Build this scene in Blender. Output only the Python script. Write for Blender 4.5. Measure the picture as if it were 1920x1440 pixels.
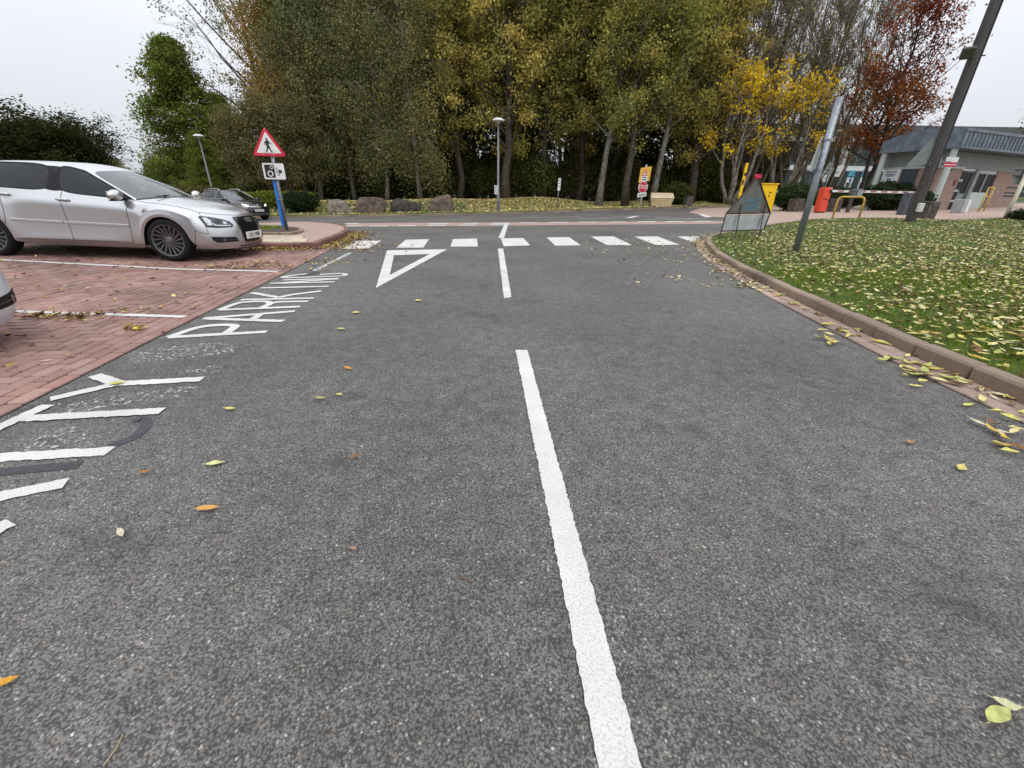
import bpy, bmesh, math, random
import numpy as np
from mathutils import Vector, Matrix
from mathutils.geometry import delaunay_2d_cdt
from mathutils.bvhtree import BVHTree

for o in list(bpy.data.objects): bpy.data.objects.remove(o)
scene = bpy.context.scene
COL = scene.collection
PI = math.pi
rad = math.radians

# ------------------------------------------------------------------ camera
CAM_H, PITCH, ROLL, FOC = 1.08, rad(24.6), rad(1.0), 772.0
cd = bpy.data.cameras.new('camera'); cam = bpy.data.objects.new('camera', cd); COL.objects.link(cam)
cam.location = (0, 0, CAM_H)
cam.rotation_mode = 'QUATERNION'
cam.rotation_quaternion = (Matrix.Rotation(PI/2 - PITCH, 3, 'X') @ Matrix.Rotation(ROLL, 3, 'Z')).to_quaternion()
cd.sensor_width = 36; cd.lens = 36*FOC/1920; cd.clip_start = .05; cd.clip_end = 2000
scene.camera = cam

# ------------------------------------------------------------------ world: overcast sky
w = bpy.data.worlds.new('World'); scene.world = w; w.use_nodes = True
nt = w.node_tree; nt.nodes.clear(); N = nt.nodes.new; L = nt.links.new
SUN_EL, SUN_AZ = rad(56), rad(-62)
sky = N('ShaderNodeTexSky'); sky.sky_type = 'NISHITA'; sky.sun_disc = False
sky.sun_elevation = SUN_EL; sky.sun_rotation = -SUN_AZ + PI/2; sky.dust_density = 4; sky.air_density = 1
hs = N('ShaderNodeHueSaturation'); hs.inputs['Saturation'].default_value = .3; L(sky.outputs[0], hs.inputs['Color'])
tc = N('ShaderNodeTexCoord'); sp = N('ShaderNodeSeparateXYZ'); L(tc.outputs['Generated'], sp.inputs[0])
mr = N('ShaderNodeMapRange'); L(sp.outputs['Z'], mr.inputs[0])
mr.inputs[1].default_value = 0; mr.inputs[2].default_value = 1; mr.inputs[3].default_value = 6.1; mr.inputs[4].default_value = 16.5
cn = N('ShaderNodeTexNoise'); cn.inputs['Scale'].default_value = 2.2; cn.inputs['Detail'].default_value = 4
cm = N('ShaderNodeMapRange'); L(cn.outputs['Fac'], cm.inputs[0]); L(tc.outputs['Generated'], cn.inputs['Vector'])
cm.inputs[1].default_value = .3; cm.inputs[2].default_value = .7; cm.inputs[3].default_value = .94; cm.inputs[4].default_value = 1.05
mu = N('ShaderNodeMath'); mu.operation = 'MULTIPLY'; L(mr.outputs[0], mu.inputs[0]); L(cm.outputs[0], mu.inputs[1])
vm = N('ShaderNodeVectorMath'); vm.operation = 'SCALE'; vm.inputs[0].default_value = (.955, .98, 1.05); L(mu.outputs[0], vm.inputs['Scale'])
mx = N('ShaderNodeMixRGB'); mx.inputs[0].default_value = .88; L(hs.outputs[0], mx.inputs[1]); L(vm.outputs[0], mx.inputs[2])
bg = N('ShaderNodeBackground'); bg.inputs['Strength'].default_value = .105; L(mx.outputs[0], bg.inputs[0])
wo = N('ShaderNodeOutputWorld'); L(bg.outputs[0], wo.inputs[0])

# ------------------------------------------------------------------ veiled sun
sd = bpy.data.lights.new('sun', 'SUN'); sun = bpy.data.objects.new('sun', sd); COL.objects.link(sun)
sd.energy = .9; sd.angle = rad(35); sd.color = (1, .97, .92)
sun.location = (0, 0, 30)
sdir = Vector((math.cos(SUN_EL)*math.cos(SUN_AZ), math.cos(SUN_EL)*math.sin(SUN_AZ), math.sin(SUN_EL)))
sun.rotation_mode = 'QUATERNION'; sun.rotation_quaternion = sdir.to_track_quat('Z', 'Y')

vs = scene.view_settings; vs.view_transform = 'Standard'; vs.look = 'None'; vs.gamma = 1; vs.use_curve_mapping = False
vs.exposure = 0.22
scene.cycles.max_bounces = 4; scene.cycles.diffuse_bounces = 2; scene.cycles.glossy_bounces = 3; scene.cycles.transmission_bounces = 2; scene.cycles.transparent_max_bounces = 6

# ------------------------------------------------------------------ terrain and pixel helper (plan survey of the photo)
def S(t): t = max(0., min(1., t)); return t*t*(3 - 2*t)
def T(x, y):
    z = .03*max(-40., min(45., x))*S((y - 9)/13)
    if x < -5: z += .027*min(8., -x - 5.0)*(1 - S((y - 8.2)/3))
    return z
def ray(px, py):
    a, b = px - 960, py - 720
    u = (math.cos(ROLL)*a + math.sin(ROLL)*b)/FOC; v = -(-math.sin(ROLL)*a + math.cos(ROLL)*b)/FOC
    return (u, math.cos(PITCH) + v*math.sin(PITCH), -math.sin(PITCH) + v*math.cos(PITCH))
def G(px, py, dz=0.):
    d = ray(px, py); t = .3; s = .02
    for i in range(6000):
        x, y, z = d[0]*t, d[1]*t, CAM_H + d[2]*t
        if z < T(x, y) + dz:
            if s < 2e-4: return Vector((x, y, T(x, y) + dz))
            t -= s; s *= .1
        t += s*max(1, t*.5) if s > .01 else s
    return Vector((x, y, T(x, y) + dz))
def at(px, py, y):
    d = ray(px, py); t = y/d[1]; return Vector((d[0]*t, y, CAM_H + d[2]*t))

# ------------------------------------------------------------------ materials
MATS = {}
def new_mat(name):
    m = bpy.data.materials.new(name); m.use_nodes = True; t = m.node_tree
    b = t.nodes['Principled BSDF']; MATS[name] = m
    return m, t, b
def pm(name, col, rough=.6, metal=0., var=.12, vs_=6., bump=0., bs=60., coat=0., emit=0., spec=.5, col2=None):
    """plain procedural material: base colour with noise variation, roughness variation and fine bump"""
    m, t, b = new_mat(name); n, l = t.nodes.new, t.links.new
    tcn = n('ShaderNodeTexCoord')
    nz = n('ShaderNodeTexNoise'); nz.inputs['Scale'].default_value = vs_; nz.inputs['Detail'].default_value = 6; nz.inputs['Roughness'].default_value = .65
    l(tcn.outputs['Object'], nz.inputs['Vector'])
    rp = n('ShaderNodeValToRGB'); c2 = col2 or tuple(c*(1 - 2.2*var) for c in col)
    rp.color_ramp.elements[0].position = .32; rp.color_ramp.elements[1].position = .68
    rp.color_ramp.elements[0].color = (*[max(0, c) for c in c2], 1); rp.color_ramp.elements[1].color = (*[min(1, c*(1 + .5*var)) for c in col], 1)
    l(nz.outputs['Fac'], rp.inputs[0]); l(rp.outputs[0], b.inputs['Base Color'])
    b.inputs['Metallic'].default_value = metal; b.inputs['Specular IOR Level'].default_value = spec
    mp = n('ShaderNodeMapRange'); l(nz.outputs['Fac'], mp.inputs[0]); mp.inputs[3].default_value = max(.02, rough*.85); mp.inputs[4].default_value = min(1, rough*1.15)
    l(mp.outputs[0], b.inputs['Roughness'])
    if coat: b.inputs['Coat Weight'].default_value = coat; b.inputs['Coat Roughness'].default_value = .05
    if bump:
        n2 = n('ShaderNodeTexNoise'); n2.inputs['Scale'].default_value = bs; n2.inputs['Detail'].default_value = 4
        l(tcn.outputs['Object'], n2.inputs['Vector'])
        bp = n('ShaderNodeBump'); bp.inputs['Strength'].default_value = bump; bp.inputs['Distance'].default_value = .02
        l(n2.outputs['Fac'], bp.inputs['Height']); l(bp.outputs[0], b.inputs['Normal'])
    if emit:
        b.inputs['Emission Color'].default_value = (*col, 1); b.inputs['Emission Strength'].default_value = emit
    return m

def asphalt_mat():
    m, t, b = new_mat('asphalt'); n, l = t.nodes.new, t.links.new
    tcn = n('ShaderNodeTexCoord')
    dn = n('ShaderNodeTexNoise'); dn.inputs['Scale'].default_value = 110; dn.inputs['Detail'].default_value = 3; l(tcn.outputs['Object'], dn.inputs['Vector'])
    ds = n('ShaderNodeVectorMath'); ds.operation = 'MULTIPLY_ADD'; l(dn.outputs['Color'], ds.inputs[0]); ds.inputs[1].default_value = (.011, .011, .0); l(tcn.outputs['Object'], ds.inputs[2])
    vo = n('ShaderNodeTexVoronoi'); vo.inputs['Scale'].default_value = 160; l(ds.outputs[0], vo.inputs['Vector'])
    sc = n('ShaderNodeSeparateColor'); l(vo.outputs['Color'], sc.inputs[0])
    rp = n('ShaderNodeValToRGB'); e = rp.color_ramp.elements
    e[0].position = 0; e[0].color = (.112, .110, .107, 1); e[1].position = 1; e[1].color = (.40, .39, .37, 1)
    for p, c in ((.4, (.138, .135, .131, 1)), (.75, (.165, .16, .153, 1)), (.965, (.205, .196, .184, 1))):
        q = e.new(p); q.color = c
    l(sc.outputs[0], rp.inputs[0])
    # dark binder in the joints
    ed = n('ShaderNodeMapRange'); l(vo.outputs['Distance'], ed.inputs[0]); ed.inputs[1].default_value = .38; ed.inputs[2].default_value = .68
    ed.inputs[3].default_value = 1.04; ed.inputs[4].default_value = .36
    nz = n('ShaderNodeTexNoise'); nz.inputs['Scale'].default_value = .55; nz.inputs['Detail'].default_value = 5; l(tcn.outputs['Object'], nz.inputs['Vector'])
    big = n('ShaderNodeMapRange'); l(nz.outputs['Fac'], big.inputs[0]); big.inputs[1].default_value = .3; big.inputs[2].default_value = .7; big.inputs[3].default_value = .72; big.inputs[4].default_value = 1.14
    nm = n('ShaderNodeTexNoise'); nm.inputs['Scale'].default_value = 9; nm.inputs['Detail'].default_value = 6; nm.inputs['Roughness'].default_value = .7; l(tcn.outputs['Object'], nm.inputs['Vector'])
    mid = n('ShaderNodeMapRange'); l(nm.outputs['Fac'], mid.inputs[0]); mid.inputs[1].default_value = .3; mid.inputs[2].default_value = .62; mid.inputs[3].default_value = .66; mid.inputs[4].default_value = 1.08
    m1 = n('ShaderNodeMath'); m1.operation = 'MULTIPLY'; l(big.outputs[0], m1.inputs[0]); l(mid.outputs[0], m1.inputs[1])
    ns = n('ShaderNodeTexNoise'); ns.inputs['Scale'].default_value = 1.7; ns.inputs['Detail'].default_value = 7; ns.inputs['Roughness'].default_value = .68; l(tcn.outputs['Object'], ns.inputs['Vector'])
    st = n('ShaderNodeMapRange'); l(ns.outputs['Fac'], st.inputs[0]); st.inputs[1].default_value = .57; st.inputs[2].default_value = .70; st.inputs[3].default_value = 1.; st.inputs[4].default_value = .55
    m0 = n('ShaderNodeMath'); m0.operation = 'MULTIPLY'; l(m1.outputs[0], m0.inputs[0]); l(st.outputs[0], m0.inputs[1]); m1 = m0
    m2 = n('ShaderNodeMath'); m2.operation = 'MULTIPLY'; l(m1.outputs[0], m2.inputs[0]); l(ed.outputs[0], m2.inputs[1])
    sv = n('ShaderNodeVectorMath'); sv.operation = 'SCALE'; l(rp.outputs[0], sv.inputs[0]); l(m2.outputs[0], sv.inputs['Scale'])
    hv = n('ShaderNodeMapRange'); l(sc.outputs[2], hv.inputs[0]); hv.inputs[3].default_value = -.065; hv.inputs[4].default_value = .065
    hc = n('ShaderNodeCombineXYZ'); h1 = n('ShaderNodeMath'); h1.operation = 'ADD'; h1.inputs[1].default_value = 1.17; l(hv.outputs[0], h1.inputs[0]); l(h1.outputs[0], hc.inputs[0]); hc.inputs[1].default_value = 1.145
    h2 = n('ShaderNodeMath'); h2.operation = 'SUBTRACT'; h2.inputs[0].default_value = 1.11; l(hv.outputs[0], h2.inputs[1]); l(h2.outputs[0], hc.inputs[2])
    hm = n('ShaderNodeVectorMath'); hm.operation = 'MULTIPLY'; l(sv.outputs[0], hm.inputs[0]); l(hc.outputs[0], hm.inputs[1])
    l(hm.outputs[0], b.inputs['Base Color'])
    b.inputs['Roughness'].default_value = .72; b.inputs['Specular IOR Level'].default_value = .4
    h = n('ShaderNodeMath'); h.operation = 'MULTIPLY_ADD'; l(vo.outputs['Distance'], h.inputs[0]); h.inputs[1].default_value = -1.0; l(sc.outputs[1], h.inputs[2])
    bp = n('ShaderNodeBump'); bp.inputs['Strength'].default_value = .6; bp.inputs['Distance'].default_value = .0045
    l(h.outputs[0], bp.inputs['Height']); l(bp.outputs[0], b.inputs['Normal'])
    return m

def paint_mat(name, thr, col=(.60, .595, .57), scale=26.):
    """road paint; the worn places show nothing (the asphalt below is seen through)"""
    m, t, b = new_mat(name); n, l = t.nodes.new, t.links.new
    tcn = n('ShaderNodeTexCoord')
    n1 = n('ShaderNodeTexNoise'); n1.inputs['Scale'].default_value = scale; n1.inputs['Detail'].default_value = 8; n1.inputs['Roughness'].default_value = .72; l(tcn.outputs['Object'], n1.inputs['Vector'])
    n3 = n('ShaderNodeTexNoise'); n3.inputs['Scale'].default_value = 160; n3.inputs['Detail'].default_value = 3; l(tcn.outputs['Object'], n3.inputs['Vector'])
    rp = n('ShaderNodeValToRGB'); rp.color_ramp.elements[0].position = .36; rp.color_ramp.elements[1].position = .52
    rp.color_ramp.elements[0].color = (*[c*.74 for c in col], 1); rp.color_ramp.elements[1].color = (*col, 1); l(n3.outputs['Fac'], rp.inputs[0])
    n4 = n('ShaderNodeTexNoise'); n4.inputs['Scale'].default_value = 3; n4.inputs['Detail'].default_value = 5; l(tcn.outputs['Object'], n4.inputs['Vector'])
    mr_ = n('ShaderNodeMapRange'); l(n4.outputs['Fac'], mr_.inputs[0]); mr_.inputs[1].default_value = .3; mr_.inputs[2].default_value = .7; mr_.inputs[3].default_value = .84; mr_.inputs[4].default_value = 1.05
    sv = n('ShaderNodeVectorMath'); sv.operation = 'SCALE'; l(rp.outputs[0], sv.inputs[0]); l(mr_.outputs[0], sv.inputs['Scale'])
    l(sv.outputs[0], b.inputs['Base Color']); b.inputs['Roughness'].default_value = .75
    gt = n('ShaderNodeMapRange'); l(n1.outputs['Fac'], gt.inputs[0]); gt.inputs[1].default_value = thr - .025; gt.inputs[2].default_value = thr + .025
    if thr > .25: l(gt.outputs[0], b.inputs['Alpha'])
    bp = n('ShaderNodeBump'); bp.inputs['Strength'].default_value = .4; bp.inputs['Distance'].default_value = .004
    l(n3.outputs['Fac'], bp.inputs['Height']); l(bp.outputs[0], b.inputs['Normal'])
    return m

def leaf_mat(name, trans=.28, rough=.6):
    m, t, b = new_mat(name); n, l = t.nodes.new, t.links.new
    a = n('ShaderNodeAttribute'); a.attribute_name = 'col'
    t.nodes.remove(b); b = n('ShaderNodeBsdfDiffuse'); l(a.outputs['Color'], b.inputs['Color'])
    tr = n('ShaderNodeBsdfTranslucent'); l(a.outputs['Color'], tr.inputs['Color'])
    mxs = n('ShaderNodeMixShader'); mxs.inputs[0].default_value = trans
    l(b.outputs[0], mxs.inputs[1]); l(tr.outputs[0], mxs.inputs[2]); l(mxs.outputs[0], t.nodes['Material Output'].inputs[0])
    return m

def brick_mat(name, cols, spots=.25, rnd=True, bump=.5):
    """fired clay / concrete block: tone per object, stains that run over several pieces, pitted grain"""
    m, t, b = new_mat(name); n, l = t.nodes.new, t.links.new
    tcn = n('ShaderNodeTexCoord'); ge = n('ShaderNodeNewGeometry')
    rp = n('ShaderNodeValToRGB'); e = rp.color_ramp.elements
    e[0].color = (*cols[0], 1); e[1].color = (*cols[-1], 1)
    for i, c in enumerate(cols[1:-1]): e.new((i + 1)/(len(cols) - 1)).color = (*c, 1)
    oi = n('ShaderNodeObjectInfo'); ra = n('ShaderNodeMath'); l(ge.outputs['Random Per Island'], ra.inputs[0]); l(oi.outputs['Random'], ra.inputs[1])
    fr = n('ShaderNodeMath'); fr.operation = 'FRACT'; l(ra.outputs[0], fr.inputs[0]); l(fr.outputs[0], rp.inputs[0])
    nz = n('ShaderNodeTexNoise'); nz.inputs['Scale'].default_value = .9; nz.inputs['Detail'].default_value = 5; l(ge.outputs['Position'], nz.inputs['Vector'])
    m1 = n('ShaderNodeMapRange'); l(nz.outputs['Fac'], m1.inputs[0]); m1.inputs[1].default_value = .32; m1.inputs[2].default_value = .66; m1.inputs[3].default_value = .62; m1.inputs[4].default_value = 1.18
    ng = n('ShaderNodeTexNoise'); ng.inputs['Scale'].default_value = 140; ng.inputs['Detail'].default_value = 4; l(ge.outputs['Position'], ng.inputs['Vector'])
    m2 = n('ShaderNodeMapRange'); l(ng.outputs['Fac'], m2.inputs[0]); m2.inputs[1].default_value = .3; m2.inputs[2].default_value = .7; m2.inputs[3].default_value = 1 - spots; m2.inputs[4].default_value = 1 + spots
    mm = n('ShaderNodeMath'); mm.operation = 'MULTIPLY'; l(m1.outputs[0], mm.inputs[0]); l(m2.outputs[0], mm.inputs[1])
    sv = n('ShaderNodeVectorMath'); sv.operation = 'SCALE'; l(rp.outputs[0], sv.inputs[0]); l(mm.outputs[0], sv.inputs['Scale'])
    l(sv.outputs[0], b.inputs['Base Color']); b.inputs['Roughness'].default_value = .82
    bp = n('ShaderNodeBump'); bp.inputs['Strength'].default_value = bump; bp.inputs['Distance'].default_value = .004
    l(ng.outputs['Fac'], bp.inputs['Height']); l(bp.outputs[0], b.inputs['Normal'])
    return m

def wall_brick_mat(name, c1, c2, mortar, scale=1.):
    m, t, b = new_mat(name); n, l = t.nodes.new, t.links.new
    tcn = n('ShaderNodeTexCoord')
    sx = n('ShaderNodeSeparateXYZ'); l(tcn.outputs['Object'], sx.inputs[0])
    ad = n('ShaderNodeMath'); l(sx.outputs['X'], ad.inputs[0]); l(sx.outputs['Y'], ad.inputs[1])
    cb = n('ShaderNodeCombineXYZ'); l(ad.outputs[0], cb.inputs['X']); l(sx.outputs['Z'], cb.inputs['Y'])
    bt = n('ShaderNodeTexBrick'); l(cb.outputs[0], bt.inputs['Vector'])
    bt.inputs['Color1'].default_value = (*c1, 1); bt.inputs['Color2'].default_value = (*c2, 1); bt.inputs['Mortar'].default_value = (*mortar, 1)
    bt.inputs['Scale'].default_value = scale; bt.inputs['Brick Width'].default_value = .225; bt.inputs['Row Height'].default_value = .075; bt.inputs['Mortar Size'].default_value = .006
    l(bt.outputs['Color'], b.inputs['Base Color']); b.inputs['Roughness'].default_value = .85
    bp = n('ShaderNodeBump'); bp.inputs['Strength'].default_value = .6; bp.inputs['Distance'].default_value = .01
    inv = n('ShaderNodeMath'); inv.operation = 'SUBTRACT'; inv.inputs[0].default_value = 1; l(bt.outputs['Fac'], inv.inputs[1]); l(inv.outputs[0], bp.inputs['Height']); l(bp.outputs[0], b.inputs['Normal'])
    return m

def herring_far_mat(name, c1, c2):
    m = wall_brick_mat(name, c1, c2, tuple(c*.55 for c in c1)); t = m.node_tree
    bt = [q for q in t.nodes if q.type == 'TEX_BRICK'][0]; tcn = [q for q in t.nodes if q.type == 'TEX_COORD'][0]
    t.links.new(tcn.outputs['Object'], bt.inputs['Vector']); bt.inputs['Brick Width'].default_value = .2; bt.inputs['Row Height'].default_value = .1
    return m

def grass_ground_mat():
    m, t, b = new_mat('turf'); n, l = t.nodes.new, t.links.new
    tcn = n('ShaderNodeTexCoord')
    n1 = n('ShaderNodeTexNoise'); n1.inputs['Scale'].default_value = 1.4; n1.inputs['Detail'].default_value = 6; l(tcn.outputs['Object'], n1.inputs['Vector'])
    n2 = n('ShaderNodeTexNoise'); n2.inputs['Scale'].default_value = 45; n2.inputs['Detail'].default_value = 5; l(tcn.outputs['Object'], n2.inputs['Vector'])
    r1 = n('ShaderNodeValToRGB'); e = r1.color_ramp.elements; e[0].position = .3; e[0].color = (.055, .045, .02, 1); e[1].position = .6; e[1].color = (.055, .105, .016, 1)
    l(n1.outputs['Fac'], r1.inputs[0])
    m2 = n('ShaderNodeMapRange'); l(n2.outputs['Fac'], m2.inputs[0]); m2.inputs[1].default_value = .3; m2.inputs[2].default_value = .7; m2.inputs[3].default_value = .4; m2.inputs[4].default_value = 1.4
    sv = n('ShaderNodeVectorMath'); sv.operation = 'SCALE'; l(r1.outputs[0], sv.inputs[0]); l(m2.outputs[0], sv.inputs['Scale'])
    l(sv.outputs[0], b.inputs['Base Color']); b.inputs['Roughness'].default_value = .9
    bp = n('ShaderNodeBump'); bp.inputs['Strength'].default_value = .9; bp.inputs['Distance'].default_value = .03; l(n2.outputs['Fac'], bp.inputs['Height']); l(bp.outputs[0], b.inputs['Normal'])
    return m

def glass_mat(name, tint=(.25, .3, .3), ior=1.5, base=.06):
    """thin tinted pane: mirror by Fresnel over a see-through tint"""
    m, t, b = new_mat(name); n, l = t.nodes.new, t.links.new
    gl = n('ShaderNodeBsdfGlossy'); gl.inputs['Roughness'].default_value = .02; gl.inputs['Color'].default_value = (.92, .95, .96, 1)
    tr = n('ShaderNodeBsdfTransparent'); tr.inputs['Color'].default_value = (*tint, 1)
    lw = n('ShaderNodeLayerWeight'); lw.inputs['Blend'].default_value = .5; tg = n('ShaderNodeNewGeometry'); l(tg.outputs['True Normal'], lw.inputs['Normal']); f0 = ((ior - 1)/(ior + 1))**2 + base
    pw = n('ShaderNodeMath'); pw.operation = 'POWER'; l(lw.outputs['Facing'], pw.inputs[0]); pw.inputs[1].default_value = 4.5
    mr_ = n('ShaderNodeMath'); mr_.operation = 'MULTIPLY_ADD'; mr_.use_clamp = True; l(pw.outputs[0], mr_.inputs[0]); mr_.inputs[1].default_value = 1 - f0; mr_.inputs[2].default_value = f0
    mxs = n('ShaderNodeMixShader'); l(mr_.outputs[0], mxs.inputs[0]); l(tr.outputs[0], mxs.inputs[1]); l(gl.outputs[0], mxs.inputs[2])
    l(mxs.outputs[0], t.nodes['Material Output'].inputs[0])
    return m

def car_paint(name, col, metal, rough=.3, dirt=.1):
    m, t, b = new_mat(name); n, l = t.nodes.new, t.links.new
    tcn = n('ShaderNodeTexCoord')
    fl = n('ShaderNodeTexNoise'); fl.inputs['Scale'].default_value = 900; l(tcn.outputs['Object'], fl.inputs['Vector'])
    nz = n('ShaderNodeTexNoise'); nz.inputs['Scale'].default_value = 3; nz.inputs['Detail'].default_value = 8; nz.inputs['Roughness'].default_value = .7; l(tcn.outputs['Object'], nz.inputs['Vector'])
    sx = n('ShaderNodeSeparateXYZ'); l(tcn.outputs['Object'], sx.inputs[0])
    # road grime: splashes low on the body
    lo = n('ShaderNodeMapRange'); l(sx.outputs['Z'], lo.inputs[0]); lo.inputs[1].default_value = .55; lo.inputs[2].default_value = .15; lo.inputs[3].default_value = 0; lo.inputs[4].default_value = 1
    dm = n('ShaderNodeMath'); dm.operation = 'MULTIPLY'; l(lo.outputs[0], dm.inputs[0]); l(nz.outputs['Fac'], dm.inputs[1])
    dd = n('ShaderNodeMath'); dd.operation = 'MULTIPLY_ADD'; l(dm.outputs[0], dd.inputs[0]); dd.inputs[1].default_value = .55; dd.inputs[2].default_value = dirt*.4
    mf = n('ShaderNodeMapRange'); l(fl.outputs['Fac'], mf.inputs[0]); mf.inputs[3].default_value = .85; mf.inputs[4].default_value = 1.15
    sv = n('ShaderNodeVectorMath'); sv.operation = 'SCALE'; sv.inputs[0].default_value = col; l(mf.outputs[0], sv.inputs['Scale'])
    mc = n('ShaderNodeMixRGB'); l(dd.outputs[0], mc.inputs[0]); l(sv.outputs[0], mc.inputs[1]); mc.inputs[2].default_value = (.2, .17, .14, 1)
    gb = n('ShaderNodeNewGeometry'); mi = n('ShaderNodeMixRGB'); l(gb.outputs['Backfacing'], mi.inputs[0]); l(mc.outputs[0], mi.inputs[1]); mi.inputs[2].default_value = (.025, .025, .027, 1)
    l(mi.outputs[0], b.inputs['Base Color'])
    mt_ = n('ShaderNodeMath'); mt_.operation = 'MULTIPLY_ADD'; l(gb.outputs['Backfacing'], mt_.inputs[0]); mt_.inputs[1].default_value = -metal; mt_.inputs[2].default_value = metal; l(mt_.outputs[0], b.inputs['Metallic'])
    ct_ = n('ShaderNodeMath'); ct_.operation = 'MULTIPLY_ADD'; l(gb.outputs['Backfacing'], ct_.inputs[0]); ct_.inputs[1].default_value = -.7; ct_.inputs[2].default_value = .7; l(ct_.outputs[0], b.inputs['Coat Weight'])
    rr = n('ShaderNodeMath'); rr.operation = 'MULTIPLY_ADD'; l(dd.outputs[0], rr.inputs[0]); rr.inputs[1].default_value = .5; rr.inputs[2].default_value = rough; l(rr.outputs[0], b.inputs['Roughness'])
    b.inputs['Coat Roughness'].default_value = .06
    return m

# ------------------------------------------------------------------ mesh helper
class MB:
    def __init__(s): s.v, s.f = [], []
    def add(s, vs_, fs):
        o = len(s.v); s.v += [tuple(q) for q in vs_]; s.f += [tuple(i + o for i in q) for q in fs]; return s
    def box(s, c, d, R=None, bev=0.):
        hx, hy, hz = d[0]/2, d[1]/2, d[2]/2
        if bev:
            b_ = min(bev, hx*.9, hy*.9, hz*.9); bm = bmesh.new(); bmesh.ops.create_cube(bm, size=1)
            for q in bm.verts: q.co = Vector((q.co.x*d[0], q.co.y*d[1], q.co.z*d[2]))
            bmesh.ops.bevel(bm, geom=bm.edges[:], offset=b_, segments=1, affect='EDGES', profile=.5)
            bm.verts.index_update(); vs_ = [q.co.copy() for q in bm.verts]; fs = [[q.index for q in f.verts] for f in bm.faces]; bm.free()
        else:
            vs_ = [Vector((x*hx, y*hy, z*hz)) for z in (-1, 1) for x, y in ((-1, -1), (1, -1), (1, 1), (-1, 1))]
            fs = [(3, 2, 1, 0), (4, 5, 6, 7), (0, 1, 5, 4), (1, 2, 6, 5), (2, 3, 7, 6), (3, 0, 4, 7)]
        if R is not None: vs_ = [R @ q for q in vs_]
        return s.add([q + Vector(c) for q in vs_], fs)
    def prism(s, poly, f0, f1):
        """poly: 2-D outline; f0/f1 map a 2-D point to the two caps"""
        n = len(poly); vs_ = [f0(*p) for p in poly] + [f1(*p) for p in poly]
        return s.add(vs_, [tuple(range(n))[::-1], tuple(range(n, 2*n))] + [(i, (i + 1) % n, n + (i + 1) % n, n + i) for i in range(n)])
    def plate(s, poly, y0, y1):
        """plate standing in the xz plane, thickness along y (front = y0, towards the viewer)"""
        return s.prism(poly, lambda x, z: Vector((x, y1, z)), lambda x, z: Vector((x, y0, z)))
    def tube(s, pts, r, n=8, caps=True, sq=0.):
        pts = [Vector(p) for p in pts]; rs = r if isinstance(r, (list, tuple)) else [r]*len(pts)
        vs_, fs, prev = [], [], None
        for i, p in enumerate(pts):
            d = (pts[min(i + 1, len(pts) - 1)] - pts[max(i - 1, 0)]).normalized()
            if prev is None: a = d.orthogonal().normalized()
            else: a = (prev - d*prev.dot(d)); a = a.normalized() if a.length > 1e-6 else d.orthogonal().normalized()
            prev = a; b_ = d.cross(a)
            for k in range(n):
                t = 2*PI*k/n + sq; vs_.append(p + a*(rs[i]*math.cos(t)) + b_*(rs[i]*math.sin(t)))
        for i in range(len(pts) - 1):
            for k in range(n): fs.append((i*n + k, i*n + (k + 1) % n, (i + 1)*n + (k + 1) % n, (i + 1)*n + k))
        if caps: fs += [tuple(range(n))[::-1], tuple(range((len(pts) - 1)*n, len(pts)*n))]
        return s.add(vs_, fs)
    def lathe(s, prof, n=24, axis='Z', c=(0, 0, 0)):
        vs_, fs = [], []; c = Vector(c)
        for r, h in prof:
            for k in range(n):
                t = 2*PI*k/n; q = (r*math.cos(t), r*math.sin(t), h)
                if axis == 'Y': q = (q[0], q[2], q[1])
                if axis == 'X': q = (q[2], q[0], q[1])
                vs_.append(Vector(q) + c)
        for i in range(len(prof) - 1):
            for k in range(n): fs.append((i*n + k, i*n + (k + 1) % n, (i + 1)*n + (k + 1) % n, (i + 1)*n + k))
        return s.add(vs_, fs)
    def build(s, name, mat, parent=None, smooth=False, fix=True):
        me = bpy.data.meshes.new(name); me.from_pydata([tuple(q) for q in s.v], [], s.f); me.validate()
        if fix:
            bm = bmesh.new(); bm.from_mesh(me); bmesh.ops.recalc_face_normals(bm, faces=bm.faces); bm.to_mesh(me); bm.free()
        return obj(name, me, mat, parent, smooth)

def obj(name, me, mat, parent=None, smooth=False):
    if mat is not None:
        me.materials.clear(); me.materials.append(mat)
    if smooth: me.polygons.foreach_set('use_smooth', [True]*len(me.polygons))
    o = bpy.data.objects.new(name, me); COL.objects.link(o)
    if parent: o.parent = parent
    return o
def tag(o, label, cat, group=None):
    o['label'] = label; o['category'] = cat
    if group: o['group'] = group
    return o
def thing(name, label, cat, loc=(0, 0, 0), rz=0., group=None):
    o = bpy.data.objects.new(name, None); COL.objects.link(o); o.location = loc; o.rotation_euler = (0, 0, rz)
    o.empty_display_size = .2
    return tag(o, label, cat, group)
def struct(o): o['kind'] = 'structure'; return o
def stuff(o): o['kind'] = 'stuff'; return o
def dup(root, loc, rz=0., sc=1., label=None):
    r = root.copy(); COL.objects.link(r); r.location = loc; r.rotation_euler = (0, 0, rz)
    r.scale = (sc, sc, sc) if isinstance(sc, (int, float)) else sc
    if label: r['label'] = label
    for ch in list(root.children):
        c = ch.copy(); COL.objects.link(c); c.parent = r
        for g in ch.children:
            d = g.copy(); COL.objects.link(d); d.parent = c
    return r
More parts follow.
